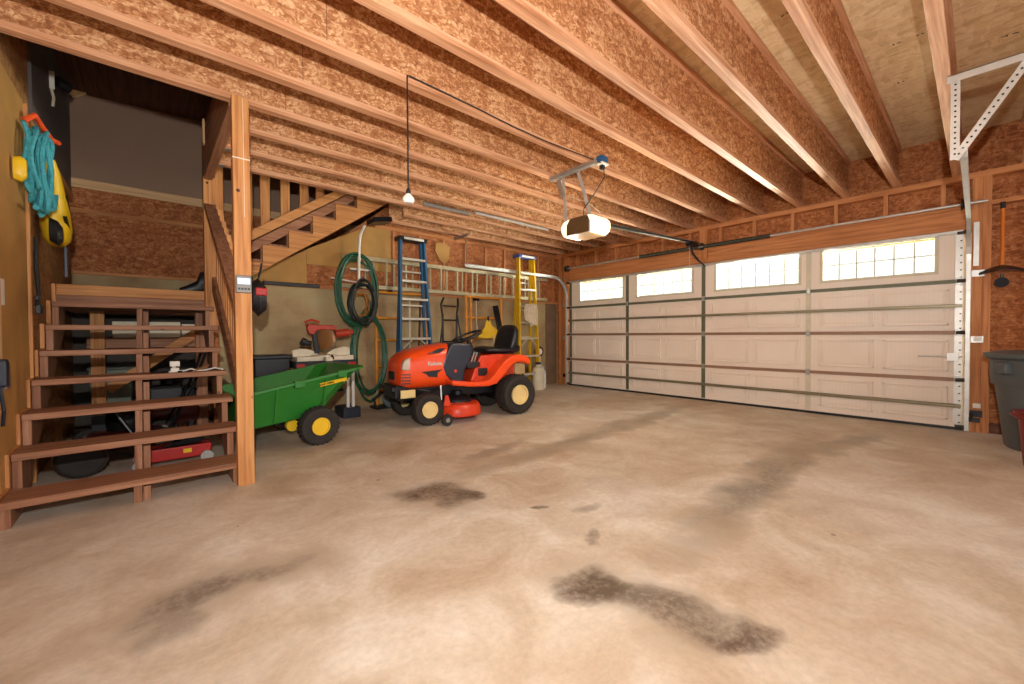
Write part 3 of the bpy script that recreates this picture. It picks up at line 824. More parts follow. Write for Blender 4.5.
# body: footplates, fender
fpl = MB()
lower = [(.20, .405), (.42, .375), (.66, .365), (.76, .385), (.86, .47), (.93, .545), (1.0, .60), (1.07, .625), (1.15, .62), (1.21, .585), (1.245, .60), (1.23, .66), (1.17, .70), (1.06, .715), (.98, .70), (.88, .65), (.80, .57), (.72, .48), (.66, .435), (.50, .42), (.20, .46)]
for s in (-1, 1):
    fpl = MB().prism(lower, (0, s*.43, 0), (1,0,0), (0,0,1), (0, -s*.20, 0)); fpl.build('fender', ORANGE, mw, .018)
MB().box(.30, .78, -.42, .42, .385, .41).build('footplate', BLACK, mw, .004)
MB().prism([(.52, .41), (.60, .60), (.66, .70), (.86, .715), (1.24, .70), (1.22, .42)], (0, -.24, 0), (1,0,0), (0,0,1), (0, .48, 0)).build('seat_pedestal', ORDECK, mw, .015)
MB().box(.62, .74, -.255, -.238, .47, .56).box(.78, .84, -.255, -.238, .48, .55).build('pedestal_recess', BLACK, mw, .006)
MB().box(1.12, 1.27, -.28, .28, .46, .60).build('rear_panel', plain('tan_rear', (190, 160, 110), .5), mw, .01)
# seat
MB().loft([(.78, 0, .17, .735, .79), (.84, 0, .22, .72, .81), (1.0, 0, .235, .715, .80), (1.15, 0, .23, .715, .80), (1.25, 0, .20, .72, .83)], 28, 3).build('seat_cushion', SEATB, mw, smooth=True)
b = MB(); rings = []
for (z, x, hw, th) in ((.74, 1.13, .19, .07), (.82, 1.16, .225, .075), (.93, 1.185, .22, .07), (1.01, 1.20, .20, .06), (1.055, 1.21, .15, .045), (1.075, 1.215, .08, .02)):
    q = []
    for i in range(24):
        a = 2*PI*i/24; ca, sa = math.cos(a), math.sin(a)
        q.append(b.bm.verts.new((x+th*math.copysign(abs(ca)**.7, ca), hw*math.copysign(abs(sa)**.7, sa), z)))
    rings.append(q)
b.skinrings(rings); b.build('seat_back', SEATB, mw, smooth=True)
MB().box(.95, 1.20, -.15, .15, .68, .73).build('seat_base', BLACK, mw, .01)
# mower deck
dk = MB(); pts = []
for i in range(40):
    a = 2*PI*i/40; x = .34+.29*math.copysign(abs(math.cos(a))**.75, math.cos(a)); y = .52*math.copysign(abs(math.sin(a))**.8, math.sin(a)); pts.append((x, y))
rings = []
for z, k in ((.075, 1.0), (.10, 1.01), (.165, .985), (.195, .93), (.205, .80)):
    rings.append([dk.bm.verts.new((.34+(x-.34)*k, y*k, z)) for x, y in pts])
dk.skinrings(rings); dk.build('cutting_deck', ORDECK, mw, smooth=True)
MB().prism([(.09, .20), (.17, .20), (.14, .31), (.11, .31)], (0, -.45, 0), (1,0,0), (0,0,1), (0,.03,0)).build('deck_arm', ORDECK, mw, .004)
MB().lathe((.36, -.22, .20), (0,0,1), [(.17,0),(.17,.03),(.11,.07),(.05,.08),(.05,.12),(.001,.12)], 24).build('pulley_cover', BLACK, mw, smooth=True)
MB().lathe((.36, .22, .20), (0,0,1), [(.17,0),(.17,.03),(.11,.07),(.05,.08),(.05,.12),(.001,.12)], 24).build('pulley_cover', BLACK, mw, smooth=True)
for s in (-1, 1):
    gw = MB().lathe((.10, s*.50-.02, .062), (0,1,0), [(.02,0),(.055,.0),(.062,.01),(.062,.035),(.055,.045),(.02,.045)], 20)
    gw.build('gauge_wheel', RUBBER, mw, smooth=True)
    MB().lathe((.10, s*.50-.024, .062), (0,1,0), [(.001,0),(.022,0),(.024,.004),(.024,.044),(.001,.048)], 16).build('gauge_hub', STEEL, mw, smooth=True)
    MB().bar((.10, s*.50, .062), (.17, s*.46, .15), .03, .02).build('gauge_bracket', ORDECK, mw)
MB().cyl((.13, -.28, .40), (.13, -.30, .20), .010, 8).build('lift_rod', STEEL, mw)
MB().tube([(-.2,-.2,.34),(-.1,-.21,.36),(.05,-.20,.33),(.15,-.22,.36)], .012, 6).build('steering_link', BLACKM, mw)
MB().tube([(1.30,-.1,.55),(1.40,-.1,.62),(1.41,-.05,.45),(1.38,0,.30)], .012, 6).build('rear_hose', BLACK, mw)

# ------------------------------------------------------------------ garden cart
cart = thing('garden_cart', 'green plastic dump cart with yellow wheel hubs parked beside the stairs', 'garden cart', (1.07, 4.10, 0), R(4))
# tub: rim/outer shell, open top, tail to the left
def tubring(m, z, xa, xb, ya, yb, tilt, ta):
    pts = [(xa, ya), (xb-.10, ya), (xb, ya+.06), (xb, yb-.06), (xb-.10, yb), (xa, yb)]
    return [m.bm.verts.new((x, y, z+tilt*(x-xa))) for x, y in pts]
m = MB()
R1 = tubring(m, .19, -.58, .05, -.20, .44, .10, 0)
R2 = tubring(m, .48, -.60, .385, -.30, .54, .175, 0)
R2b = tubring(m, .48, -.615, .42, -.33, .57, .175, 0)
R2c = tubring(m, .462, -.615, .42, -.33, .57, .175, 0)
m.skinrings([R1, R2], caps=False); m.bm.faces.new(R1); m.skinrings([R2, R2b], caps=False); m.skinrings([R2b, R2c], caps=False)
tub = m.build('tub', GREENP, cart)
sol = tub.modifiers.new('solid', 'SOLIDIFY'); sol.thickness = .012; sol.offset = 0
rb = MB()
for x in (-.30, .10):
    rb.prism([(x, .0), (x+.012, .0), (x+.012, 1), (x, 1)], (0,0,0), (1,0,0), (0,0,0.0001), (0,0.0001,0)) if False else None
for x in (-.32, .07):
    zb = .20+.10*(x+.62); zt = .455+.175*(x+.66)
    rb.bar((x, -.215-.0, zb), (x, -.305, zt), .02, .015, up=(0,1,0))
rb.build('ribs', GREENP, tub)
for x in (-.16, .20):
    zt = .48+.175*(x+.66); MB().box(x-.04, x+.04, -.345, -.30, zt-.055, zt+.004).build('rim_clip', GREENP, tub, .004)
# sticker on sloping side
yz = R(-19)
stk = MB().cbox((0,0,0), (.24, .003, .032)).build('name_strip', YELP, tub); stk.location = (.13, -.308, .535); stk.rotation_euler = (R(17), R(-9), 0)
text('JOHN DEERE', .022, INK, stk, (-.06, -.003, 0), (R(90), 0, 0), bold=.0006)
wheel(cart, 0, -.30, .165, .13, .075, -1, hubm=YELP); wheel(cart, 0, .53, .165, .13, .075, 1, hubm=YELP)
MB().cyl((0, -.30, .165), (0, .53, .165), .012, 10).build('axle', BLACKM, cart)
MB().bar((-.60, .12, .20), (.10, .12, .24), .06, .05).bar((-.25, .0, .17), (.03, .0, .17), .03, .03).build('frame', BLACKM, cart)
MB().lathe((-.16, -.14, .165), (0,1,0), [(.02,0),(.05,.0),(.05,.05),(.02,.05)], 14).build('latch_wheel', YELP, cart, smooth=True)
MB().bar((-.60, .12, .20), (-.70, .12, .17), .035, .035).build('drawbar', BLACKM, cart)

# ------------------------------------------------------------------ mitre saw on stand
stn = thing('saw_stand', 'black and white folding stand under the mitre saw', 'saw stand', (1.47, 4.92, 0))
MB().box(-.32, .34, -.14, .14, .60, .67).build('top_tray', BLACK, stn, .006)
for x in (-.26, .28): MB().box(x-.05, x+.03, -.155, -.14, .605, .645).build('red_latch', RED, stn, .004)
for x, y in ((-.25,-.1), (.235,-.1), (-.25,.12), (.295,-.1)): MB().box(x-.015, x+.015, y-.015, y+.015, .10, .60).build('leg', WHITE, stn)
MB().box(.16, .36, -.17, .14, 0, .12).build('foot', NAVY, stn, .01)
MB().box(-.34, -.14, -.17, .14, 0, .12).build('foot', NAVY, stn, .01)
MB().bar((-.25, .1, .3), (.25, .1, .3), .03, .03).build('stretcher', BLACKM, stn)
sawo = thing('mitre_saw', 'red and cream mitre saw standing on the folding stand behind the green cart', 'mitre saw', (1.47, 4.92, .67))
MB().box(-.30, .30, -.12, .12, .0, .05).build('base', OFFW, sawo, .006)
MB().prism([(-.31, .05), (-.05, .05), (-.05, .09), (-.17, .13), (-.24, .135), (-.31, .12)], (0, .02, 0), (1,0,0), (0,0,1), (0,.03,0)).build('fence', OFFW, sawo, .003)
MB().prism([(.31, .05), (.05, .05), (.05, .08), (.12, .12), (.24, .15), (.31, .13)], (0, .02, 0), (1,0,0), (0,0,1), (0,.03,0)).build('fence', OFFW, sawo, .003)
MB().lathe((0, 0, .005), (0,0,1), [(.13,0),(.13,.055),(.05,.06)], 26).box(-.035, .035, -.22, -.1, 0, .04).build('turntable', OFFW, sawo)
MB().lathe((.02, -.01, .23), (.9,1,0), [(.03,-.022),(.105,-.022),(.118,-.015),(.118,.015),(.105,.022),(.03,.022)], 30).build('blade_guard', plain('guard_bronze', (150, 104, 60), .4, .3), sawo, smooth=True)
MB().lathe((.02, -.01, .23), (.9,1,0), [(.001,-.004),(.125,-.004),(.125,.004),(.001,.004)], 36).build('blade', STEEL, sawo)
MB().prism([(-.17, .36), (-.15, .41), (-.02, .40), (.10, .40), (.15, .375), (.14, .34), (.02, .35), (-.07, .34), (-.10, .29), (-.15, .30)], (0, -.03, 0), (1,0,0), (0,0,1), (0,.07,0)).build('arm', REDO, sawo, .008)
MB().cyl((.13, -.02, .30), (.28, -.02, .315), .045, 18).cyl((.28, -.02, .315), (.33,-.02,.318), .025, 12).build('motor', REDO, sawo, smooth=True)
MB().tube([(-.15,-.01,.40),(-.19,-.01,.43),(-.12,-.02,.455),(-.04,-.01,.43)], .014, 8).build('handle', REDO, sawo, smooth=True)
MB().bar((-.06, .02, .08), (-.09, .02, .33), .05, .05).build('pivot_post', BLACKM, sawo, .006)
MB().cyl((-.20, -.02, .20), (-.13, -.02, .19), .03, 12).cyl((-.23, -.02, .22), (-.19, -.02, .20), .045, 12).build('dust_port', BLACK, sawo)
MB().cyl((.06, -.12, .055), (.06, -.16, .02), .012, 8).build('lock_knob', BLACK, sawo)

tag(MB().box(.80, 1.14, 4.95, 5.20, 0, .73).box(.78, 1.16, 4.93, 5.22, .70, .745).build('storage_bin', BLACK, None, .012), 'black storage bin against the block wall behind the green cart', 'storage bin')
# red and black bag behind the post
rbg = thing('tool_bag', 'red and black blower bag hanging behind the wooden post', 'bag', (.635, 3.72, 1.10))
MB().loft([(-.05, 0, .06, .06, .26), (0, 0, .08, .0, .30), (.05, 0, .06, .05, .24)], 16, 2.6).build('body', BLACK, rbg, smooth=True)
MB().cbox((.01, -.075, .19), (.08, .02, .06)).build('red_panel', RED, rbg, .008)
MB().tube([(0,0,.28),(.02,0,.36),(.03,0,.42)], .008, 6).build('strap', BLACK, rbg)

# ------------------------------------------------------------------ step ladders
def step_ladder(name, label, x, y, h, w0, w1, mat, topm, lean, steps, zs_, feet_back, stepm, foot0=0.0):
    t = thing(name, label, 'ladder', (x, y, 0))
    for s in (-1, 1):
        a = (s*w1/2+.05, 0, foot0); b = (s*w0/2, lean, h-.03)
        MB().bar(a, b, .030, .075, up=(0,1,0)).build('front_rail', mat, t, .004)
        a2 = (s*w1*.46+.05, feet_back, foot0); b2 = (s*w0*.42, lean+.03, h-.05)
        MB().bar(a2, b2, .028, .05, up=(0,1,0)).build('rear_rail', mat, t, .004)
    MB().box(-w0/2-.035, w0/2+.035, lean-.06, lean+.10, h-.05, h).build('top_cap', topm, t, .008)
    MB().box(-w0/2+.03, w0/2-.02, lean-.062, lean-.058, h-.042, h-.01).build('label', WHITE, t)
    for z in zs_:
        k = z/h; w = w1+(w0-w1)*k; yy = lean*k
        MB().box(-w/2+.012+.05*(1-k), w/2-.012+.05*(1-k), yy-.05, yy+.04, z-.03, z).build('step', stepm, t, .003)
    for z in zs_[::2][:2]:
        k = z/h; w = w1+(w0-w1)*k
        for s in (-1, 1): MB().bar((s*w*.42+.05*(1-k), lean*k-.03, z-.14), (s*w*.12+.05*(1-k), lean*k-.03, z-.02), .016, .006, up=(0,1,0)).build('step_brace', ALU, t)
    for i in range(1, int(steps)):
        z = h*i/steps; k = z/h
        yy = feet_back+(lean+.03-feet_back)*k; w = (w1+(w0*.92-w1)*k)*.92
        MB().bar((-w/2+.05*(1-k), yy, z), (w/2+.05*(1-k), yy, z), .02, .02).build('rear_brace', stepm, t)
    return t
step_ladder('step_ladder', 'blue fibreglass stepladder standing closed against the block wall beside the hoses', 2.65, 5.0, 2.25, .34, .52, BLUEF, BLACK, .03, 5,
            [.29, .62, .915, 1.18, 1.44, 1.68, 1.97], .16, ALU)
step_ladder('step_ladder', 'yellow fibreglass stepladder with a blue top leaning behind the mower seat', 4.745, 5.0, 2.27, .33, .47, YELF, plain('blue_cap', (52, 84, 160), .4), .03, 5,
            [.30, .60, .895, 1.16, 1.43, 1.71, 1.985], .22, ALU)

# white rope bundle on yellow ladder
m = MB()
for i in range(9):
    x0 = 4.66+i*.024; d = random.uniform(.26, .38); r_ = .02
    P = []
    for k in range(17):
        a = 2*PI*k/16; P.append((x0+.035*math.cos(a), 4.925-.012*(i % 3), 1.445-d/2+d/2*math.sin(a)))
    m.tube(P[:-1], .011, 6, True)
tag(m.build('rope_bundle', plain('cotton_rope', (222, 206, 180), .9, 0, .12, 40), None, smooth=True), 'bundle of white rope hung over a step of the yellow stepladder', 'rope')

# ------------------------------------------------------------------ extension ladder on the wall
el = thing('extension_ladder', 'long aluminium extension ladder hung sideways along the wall above the block', 'ladder', (3.66, 5.27, 1.59))
for y in (0, .07):
    for z in (0, .365):
        xs = (-1.83, 1.62) if y else (-1.62, 1.84)
        MB().box(xs[0], xs[1], y-.015, y+.015, z-.03, z+.022).build('side_rail', ALUD, el, .003)
for i in range(24):
    x = -1.55+i*.142
    y = .07 if i % 2 else 0
    MB().cyl((x, y, .0), (x, y, .36), .017, 10).build('rung', ALUD, el, smooth=True)
for x in (-1.2, .2, 1.55): MB().box(x-.015, x+.015, -.02, .13, -.055, -.03).box(x-.015, x+.015, .10, .13, -.055, .05).build('wall_hook', BLACKM, el)

# ------------------------------------------------------------------ scaffold frames
def scaffold(label, x0, x1, h, rungs, y, inner=None):
    t = thing('scaffold_frame', label, 'scaffold', ((x0+x1)/2, y, 0))
    w = (x1-x0)/2
    for s in (-1, 1): MB().cyl((s*w, 0, 0), (s*w, 0, h), .024, 12).build('upright', SCAF, t, smooth=True)
    for z in rungs: MB().cyl((-w, 0, z), (w, 0, z), .016, 10).build('crossbar', SCAF, t, smooth=True)
    if inner:
        MB().cyl((-w+inner, .0, 0), (-w+inner, .0, h), .02, 10).build('upright', SCAF, t, smooth=True)
    return t
scaffold('orange tubular scaffold frame leaning on the wall left of the blue stepladder', 2.235, 2.98, 1.54, (.22, .54, .885, 1.18, 1.52), 5.24)
scaffold('orange tubular scaffold frame leaning on the wall behind the black mower seat', 3.66, 4.36, 1.56, (.25, .58, .90, 1.215, 1.54), 5.22, .09)

# hand truck
ht = thing('hand_truck', 'black two-wheeled hand truck standing against the wall between the blue ladder and the orange frame', 'hand truck', (3.36, 5.22, 0))
for s in (-1, 1):
    MB().tube([(s*.12, 0, .08), (s*.12, 0, .9), (s*.125, 0, 1.25), (s*.15, 0, 1.40), (s*.12, -.04, 1.50)], .016, 10).build('rail', BLACKM, ht, smooth=True)
    MB().tube([(s*.20, -.06, .30), (s*.19, -.04, .8), (s*.125, -.02, 1.25)], .012, 8).build('curved_brace', BLACKM, ht, smooth=True)
    MB().lathe((s*.20-.025, .0, .13), (1,0,0), [(.03,0),(.11,0),(.13,.01),(.13,.04),(.11,.05),(.03,.05)], 22).build('wheel', RUBBER, ht, smooth=True)
for z in (.25, .55, .85, 1.17, 1.38): MB().cyl((-.12, 0, z), (.12, 0, z), .010, 8).build('crossbar', BLACKM, ht)
MB().box(-.2, .2, -.22, 0, .01, .02).build('toe_plate', BLACKM, ht)
# yellow scoop + bungee
t = thing('hanging_shovel', 'yellow shovel blade hanging point-up inside the orange frame', 'shovel', (4.02, 5.14, .92))
MB().prism([(-.19, -.03), (.24, -.03), (.20, .10), (.08, .18), (.05, .26), (-.02, .26), (-.06, .14), (-.15, .06)], (0,0,0), (1,0,0), (0,0,1), (0,.02,0)).build('blade', YELP, t, .006)
MB().cyl((.015, .01, .24), (.02, .01, .32), .016, 10).build('socket', BLACK, t)
MB().cyl((.10, -.02, .02), (.13, -.02, -.5), .010, 8).build('handle', OFFW, t)
t = thing('hanging_cable', 'thin white cable with a snap hook hanging from a black clamp in the orange frame', 'cable', (3.83, 5.19, 1.50))
MB().tube([(0,0,0), (0,0,-.25), (.01,0,-.40)], .005, 6).build('cable', OFFW, t)
MB().tube([(.01,0,-.40),(.02,0,-.46),(.0,0,-.52),(-.01,0,-.46),(.01,0,-.41)], .007, 6).build('snap_hook', STEEL, t)
MB().cyl((-.05,0,.0), (.05,0,.0), .02, 8).build('clamp', BLACKM, t)
tag(MB().bar((4.30, 5.10, .80), (4.22, 5.20, 1.42), .10, .03, up=(0,1,0)).build('tailgate_board', BLACKM, None, .006), 'narrow black board leaning on the wall just behind the mower seat', 'board')
for i, (x, l) in enumerate(((2.72, 'grey handled tool leaning behind the blue stepladder, leftmost'), (2.84, 'dark handled tool leaning behind the blue stepladder, rightmost'))):
    t = thing('garden_tool', l, 'garden tool', (x, 5.26, 0))
    MB().cyl((0, 0, .3), (.02+.05*i, .02, 1.45), .014, 8).build('handle', lumber('dark', 'z') if i else OFFW, t)
    MB().box(-.09, .09, -.015, .015, .02, .32).build('blade', BLACKM, t, .01)

# ------------------------------------------------------------------ hoses
def coil(cx, cy, cz, rx, rz, n, r, mat, label, name='garden_hose', jit=.04):
    m = MB()
    for i in range(n):
        P = []; a0 = random.uniform(0, 6); k1 = 1+random.uniform(-jit, jit); k2 = 1+random.uniform(-jit, jit); dx = random.uniform(-.02, .02); yo = cy-.013*(i % 6)
        for q in range(40):
            a = 2*PI*q/40
            P.append((cx+dx+rx*k1*math.cos(a), yo+.012*math.sin(3*a+a0), cz+rz*k2*math.sin(a)+.008*math.sin(5*a+a0)))
        m.tube(P, r, 6, True)
    return tag(m.build(name, mat, None, smooth=True), label, 'hose')
coil(1.96, 5.18, 1.52, .25, .43, 9, .013, HOSEG, 'big green hose coil hanging above the others on the wall bracket', jit=.14)
coil(1.98, 5.06, 1.36, .16, .24, 7, .014, HOSEB, 'small dark hose coil hanging inside the big green one', jit=.18)
coil(1.97, 5.12, 1.33, .10, .16, 3, .012, BRASS, 'amber brown air hose loop inside the dark hose coil', jit=.12)
coil(2.09, 5.16, .70, .21, .52, 5, .013, HOSEG, 'long green hose loops drooping nearly to the floor below the big coil', jit=.16)
t = thing('hose_bracket', 'white wall bracket holding the hose coils', 'bracket', (1.97, 5.28, 1.78))
MB().cyl((-.10, -.12, 0), (.22, -.12, 0), .012, 8).cyl((0, .12, 0), (0, -.14, 0), .012, 8).build('arm', WHITE, t)
MB().cyl((-.32, -.10, -.13), (.25, -.10, -.19), .009, 8).build('lower_arm', WHITE, t)
tag(MB().tube([(2.06,5.16,2.34),(2.03,5.14,2.28),(1.99,5.12,2.20),(1.975,5.12,2.05),(1.965,5.12,1.60)], .017, 10).build('white_pipe', WHITE, None, smooth=True), 'white curved pipe running down from under the duct through the hose coil', 'pipe')
t = thing('hose_reel', 'low blue-grey hose reel on the floor under the hanging hoses', 'hose reel', (2.30, 5.12, 0))
MB().lathe((.06, -.10, .14), (.3,1,0), [(.02,0),(.135,0),(.14,.012),(.02,.02)], 24).build('side_disc', plain('reel_grey', (70, 92, 92), .4), t, smooth=True)
MB().lathe((.06, -.09, .14), (.3,1,0), [(.10,.01),(.11,.05),(.10,.1),(.11,.14)], 20).build('wound_hose', HOSEB, t, smooth=True)
MB().box(-.16, .16, -.08, .14, .0, .03).build('base', BLACK, t)
MB().tube([(-.15,-.05,.02),(-.18,-.06,.12),(-.10,-.07,.22),(0,-.06,.18),(.02,-.07,.05)], .014, 6).build('loose_hose', HOSEB, t, smooth=True)

# ------------------------------------------------------------------ sprayers in the corner
def jug(x, y, h, r, label, mat, capm=BLACK):
    t = thing('sprayer_jug', label, 'jug', (x, y, 0))
    MB().lathe((0,0,0), (0,0,1), [(r*.95,0),(r,.02),(r,h*.68),(r*.85,h*.78),(r*.4,h*.86),(r*.4,h*.93)], 24).build('body', mat, t, smooth=True)
    MB().lathe((0,0,h*.92), (0,0,1), [(r*.5,0),(r*.5,h*.08),(r*.2,h*.1)], 18).build('cap', capm, t, smooth=True)
    MB().tube([(r*.2,-r*.8,h*.72),(r*.1,-r*1.1,h*.82),(0,-r*.4,h*.92)], .012, 6).build('handle', mat, t, smooth=True)
jug(5.0, 5.0, .47, .10, 'squat off-white sprayer jug with a dark cap by the mower rear wheel', OFFW)
jug(5.18, 5.10, .36, .085, 'smaller translucent white jug in the corner beside the sprayer', WHITE, OFFW)
t = thing('pump_sprayer', 'tall white pump sprayer with a dark red top standing in the corner', 'sprayer', (5.27, 5.22, 0))
MB().lathe((0,0,0), (0,0,1), [(.10,0),(.105,.02),(.105,.34),(.07,.40),(.05,.44)], 22).build('tank', plain('grey_tank', (150, 140, 136), .4), t, smooth=True)
MB().cyl((-.02,0,.44), (-.02,0,.56), .028, 12).build('pump_rod', OFFW, t)
MB().lathe((-.02,-.02,.64), (0,1,0), [(.001,0),(.09,0),(.095,.01),(.095,.05),(.001,.05)], 20).build('dial_body', plain('dark_red', (84, 26, 26), .4), t, smooth=True)
MB().lathe((-.02,-.024,.64), (0,1,0), [(.001,0),(.055,0),(.055,.006),(.001,.006)], 20).build('dial_face', WHITE, t)
tag(MB().box(.96, 1.56, 5.30, 5.38, 1.531, 1.57).build('black_case', BLACK, None, .006), 'flat black case lying on the top of the block wall under the stairs', 'case')
tag(MB().box(.60, .86, 5.27, 5.39, 1.531, 1.62).build('green_case', GREENG, None, .02), 'dark green case on the block wall just right of the post', 'case')

# ------------------------------------------------------------------ right side: shovel, bins
t = thing('snow_shovel', 'black-bladed shovel with an orange wooden handle hanging on the wall above the bins', 'shovel', (XD-.05, -.14, 1.50))
MB().cyl((0,0,.06), (0,0,.58), .013, 12).build('handle', lumber('orange', 'z'), t, smooth=True)
MB().cyl((0,0,.57), (0,0,.63), .017, 12).build('grip', BLACK, t)
bl = MB(); rings = []
for k in range(13):
    y = -.14+.28*k/12; f = 1-abs((k-6)/6)**1.6
    rings.append([bl.bm.verts.new(p) for p in ((-.02, y, .0+.055*f), (-.13*f-.03, y, -.015+.02*f), (-.13*f-.03, y, -.024+.02*f), (.0, y, -.01+.02*f))])
bl.skinrings(rings); bl.build('blade', BLACKM, t, smooth=True)
MB().lathe((-.02, 0, -.10), (1,.2,0), [(.015,0),(.045,0),(.045,.02),(.015,.02)], 16).tube([(-.01,0,-.06),(-.01,.0,-.02)], .01, 6).build('hook_knob', BLACKM, t)

t = thing('grey_bin', 'large round grey plastic bin standing against the wall under the shovel', 'bin', (5.34, -.42, 0))
MB().lathe((0,0,0), (0,0,1), [(.001,0),(.255,0),(.27,.02),(.325,.52),(.345,.52),(.35,.56),(.355,.72),(.385,.74),(.385,.765),(.345,.765),(.335,.70),(.26,.03),(.001,.02)], 44).build('body', GREYB, t, smooth=True)
MB().lathe((0,0,.765), (0,0,1), [(.39,-.01),(.39,.01),(.30,.03),(.001,.035)], 44).build('lid', GREYB, t, smooth=True)
for a in (R(130), R(-50)):
    c = Vector((math.cos(a)*.37, math.sin(a)*.37, .66)); MB().cbox(c, (.06,.10,.09), Matrix.Rotation(a, 3, 'Z')).build('grip', GREYB, t, .01)
t = thing('maroon_bin', 'small maroon plastic bin standing in front of the large grey one', 'bin', (4.62, -.40, 0))
MB().lathe((0,0,0), (0,0,1), [(.001,0),(.165,0),(.18,.01),(.205,.33),(.225,.34),(.23,.37),(.228,.39),(.20,.39),(.17,.02),(.001,.02)], 40).build('body', REDB, t, smooth=True)
MB().tube([(math.cos(R(a))*.235, math.sin(R(a))*.235, .365) for a in range(0, 360, 12)], .012, 6, True).build('rim', REDB, t, smooth=True)

# ------------------------------------------------------------------ left wall: ropes, bag, boxes
m = MB()
for i in range(8):
    yb = 3.86+.042*i; d = .22+random.uniform(-.08, .05); wq = random.uniform(.03, .10)
    P = [(XL+.05+.035*(i % 3)+.01*math.sin(i+6*PI*q/20), yb+wq*math.cos(2*PI*q/20)+.012*math.sin(i*2+6*PI*q/20), 2.26-d+d*math.sin(2*PI*q/20)) for q in range(20)]
    m.tube(P, .0115, 6, True)
m.tube([(XL+.07, 4.20, 2.1), (XL+.12, 4.28, 1.95), (XL+.12, 4.16, 1.82), (XL+.10, 3.98, 1.76), (XL+.09, 3.80, 1.74)], .016, 6)
tag(m.build('blue_rope', TEAL, None, smooth=True), 'pale blue coiled rope hanging high on the left wall', 'rope')
tag(MB().tube([(XL+.03,3.94,2.30),(XL+.07,3.98,2.36),(XL+.08,4.10,2.35),(XL+.11,4.24,2.31),(XL+.13,4.34,2.33)], .016, 8).build('orange_strap', ORROPE, None, smooth=True), 'orange strap end above the pale blue rope', 'strap')
t = thing('life_vest', 'yellow life vest with black buckles hanging under the pale blue rope', 'life vest', (XL+.10, 4.36, 1.60))
vb = MB(); rings = []
for (z, y, hw, th) in ((.62,-.16,.03,.03),(.52,-.10,.06,.05),(.40,-.02,.10,.06),(.28,.04,.12,.075),(.16,.08,.15,.08),(.07,.10,.14,.07),(.02,.10,.07,.04)):
    rings.append([vb.bm.verts.new((th*math.cos(2*PI*i/18), y+hw*math.sin(2*PI*i/18), z*.9)) for i in range(18)])
vb.skinrings(rings); vb.build('padded_front', YELP, t, smooth=True)
MB().bar((.06,-.03,.36), (.065,.12,.22), .02, .012).bar((.06,-.08,.2), (.065,.10,.10), .02, .012).build('strap', BLACK, t)
MB().box(.04,.06,.0,.06,-.22,.0).build('tag', NAVY, t, .004)
MB().loft([(.0, -.20, .04, .0, .16), (.04, -.20, .05, -.03, .14), (.06, -.20, .03, .0, .1)], 14, 2.4).build('dark_pouch', BLACK, t, smooth=True)
t = thing('yellow_float', 'small yellow float hanging behind the pale blue rope', 'float', (XL+.045, 3.68, 1.96))
MB().loft([(-.02,0,.025,-.10,.03),(.01,0,.03,-.11,.04),(.03,0,.02,-.08,.02)], 16, 2.6).build('pad', YELP, t, smooth=True)
t = thing('black_strap', 'pair of long black straps with a buckle hanging to mid wall below the life vest', 'strap', (XL+.05, 4.02, 1.10))
MB().tube([(0,.02,.5),(.0,.0,.3),(.01,.0,.12),(.0,-.02,.05)], .008, 6).tube([(0,.06,.5),(.0,.05,.3),(.01,.03,.12),(.0,.03,.02)], .008, 6).build('webbing', BLACK, t)
MB().cbox((.01,0,.10), (.02,.10,.03)).cbox((.01,.02,.03), (.025,.08,.06)).build('buckle', BLACKM, t, .005)
tag(MB().box(XL, XL+.02, 3.36, 3.44, 1.12, 1.26).build('wall_outlet', WHITE, None, .004), 'white outlet cover on the left wall below the straps', 'outlet')
t = thing('wall_plug', 'dark blue plug with a grey housing on the left wall beside the stairs', 'plug', (XL+.03, 3.27, .70))
MB().box(-.03,.03,-.07,-.01,.0,.14).build('plug', NAVY, t, .012)
MB().box(-.03,.02,-.01,.07,-.02,.12).build('housing', plain('grey_housing', (128,104,92), .5), t, .01)
MB().tube([(.0,-.03,.0),(.01,-.03,-.12),(.0,.0,-.2)], .008, 6).build('cord', NAVY, t)
t = thing('clamp_light', 'small black and white spotlight high on the left wall of the stairwell', 'spotlight', (XL+.02, 5.0, 3.02))
MB().box(0,.03,-.035,-.015,-.06,.08).build('mount', WHITE, t, .003)
MB().cyl((.04,.0,.02), (.10,.05,.01), .045, 14).build('lamp_head', BLACK, t, smooth=True)
MB().tube([(.01,-.02,-.06),(.02,.0,-.12),(.01,.03,-.18)], .01, 6).build('lead', OFFW, t)
# bag on the landing
t = thing('black_boot', 'black boot standing on the landing by the newel', 'boot', (.37, 5.40, 1.385))
MB().loft([(-.14,0,.04,.0,.06),(-.08,0,.055,.0,.09),(.0,0,.055,.0,.14),(.03,0,.055,.0,.24),(.09,0,.05,.01,.25),(.11,0,.03,.02,.22)], 16, 2.6).build('leather', BLACK, t, smooth=True)
MB().box(-.15,.11,-.05,.05,0,.02).build('sole', RUBBER, t, .006)

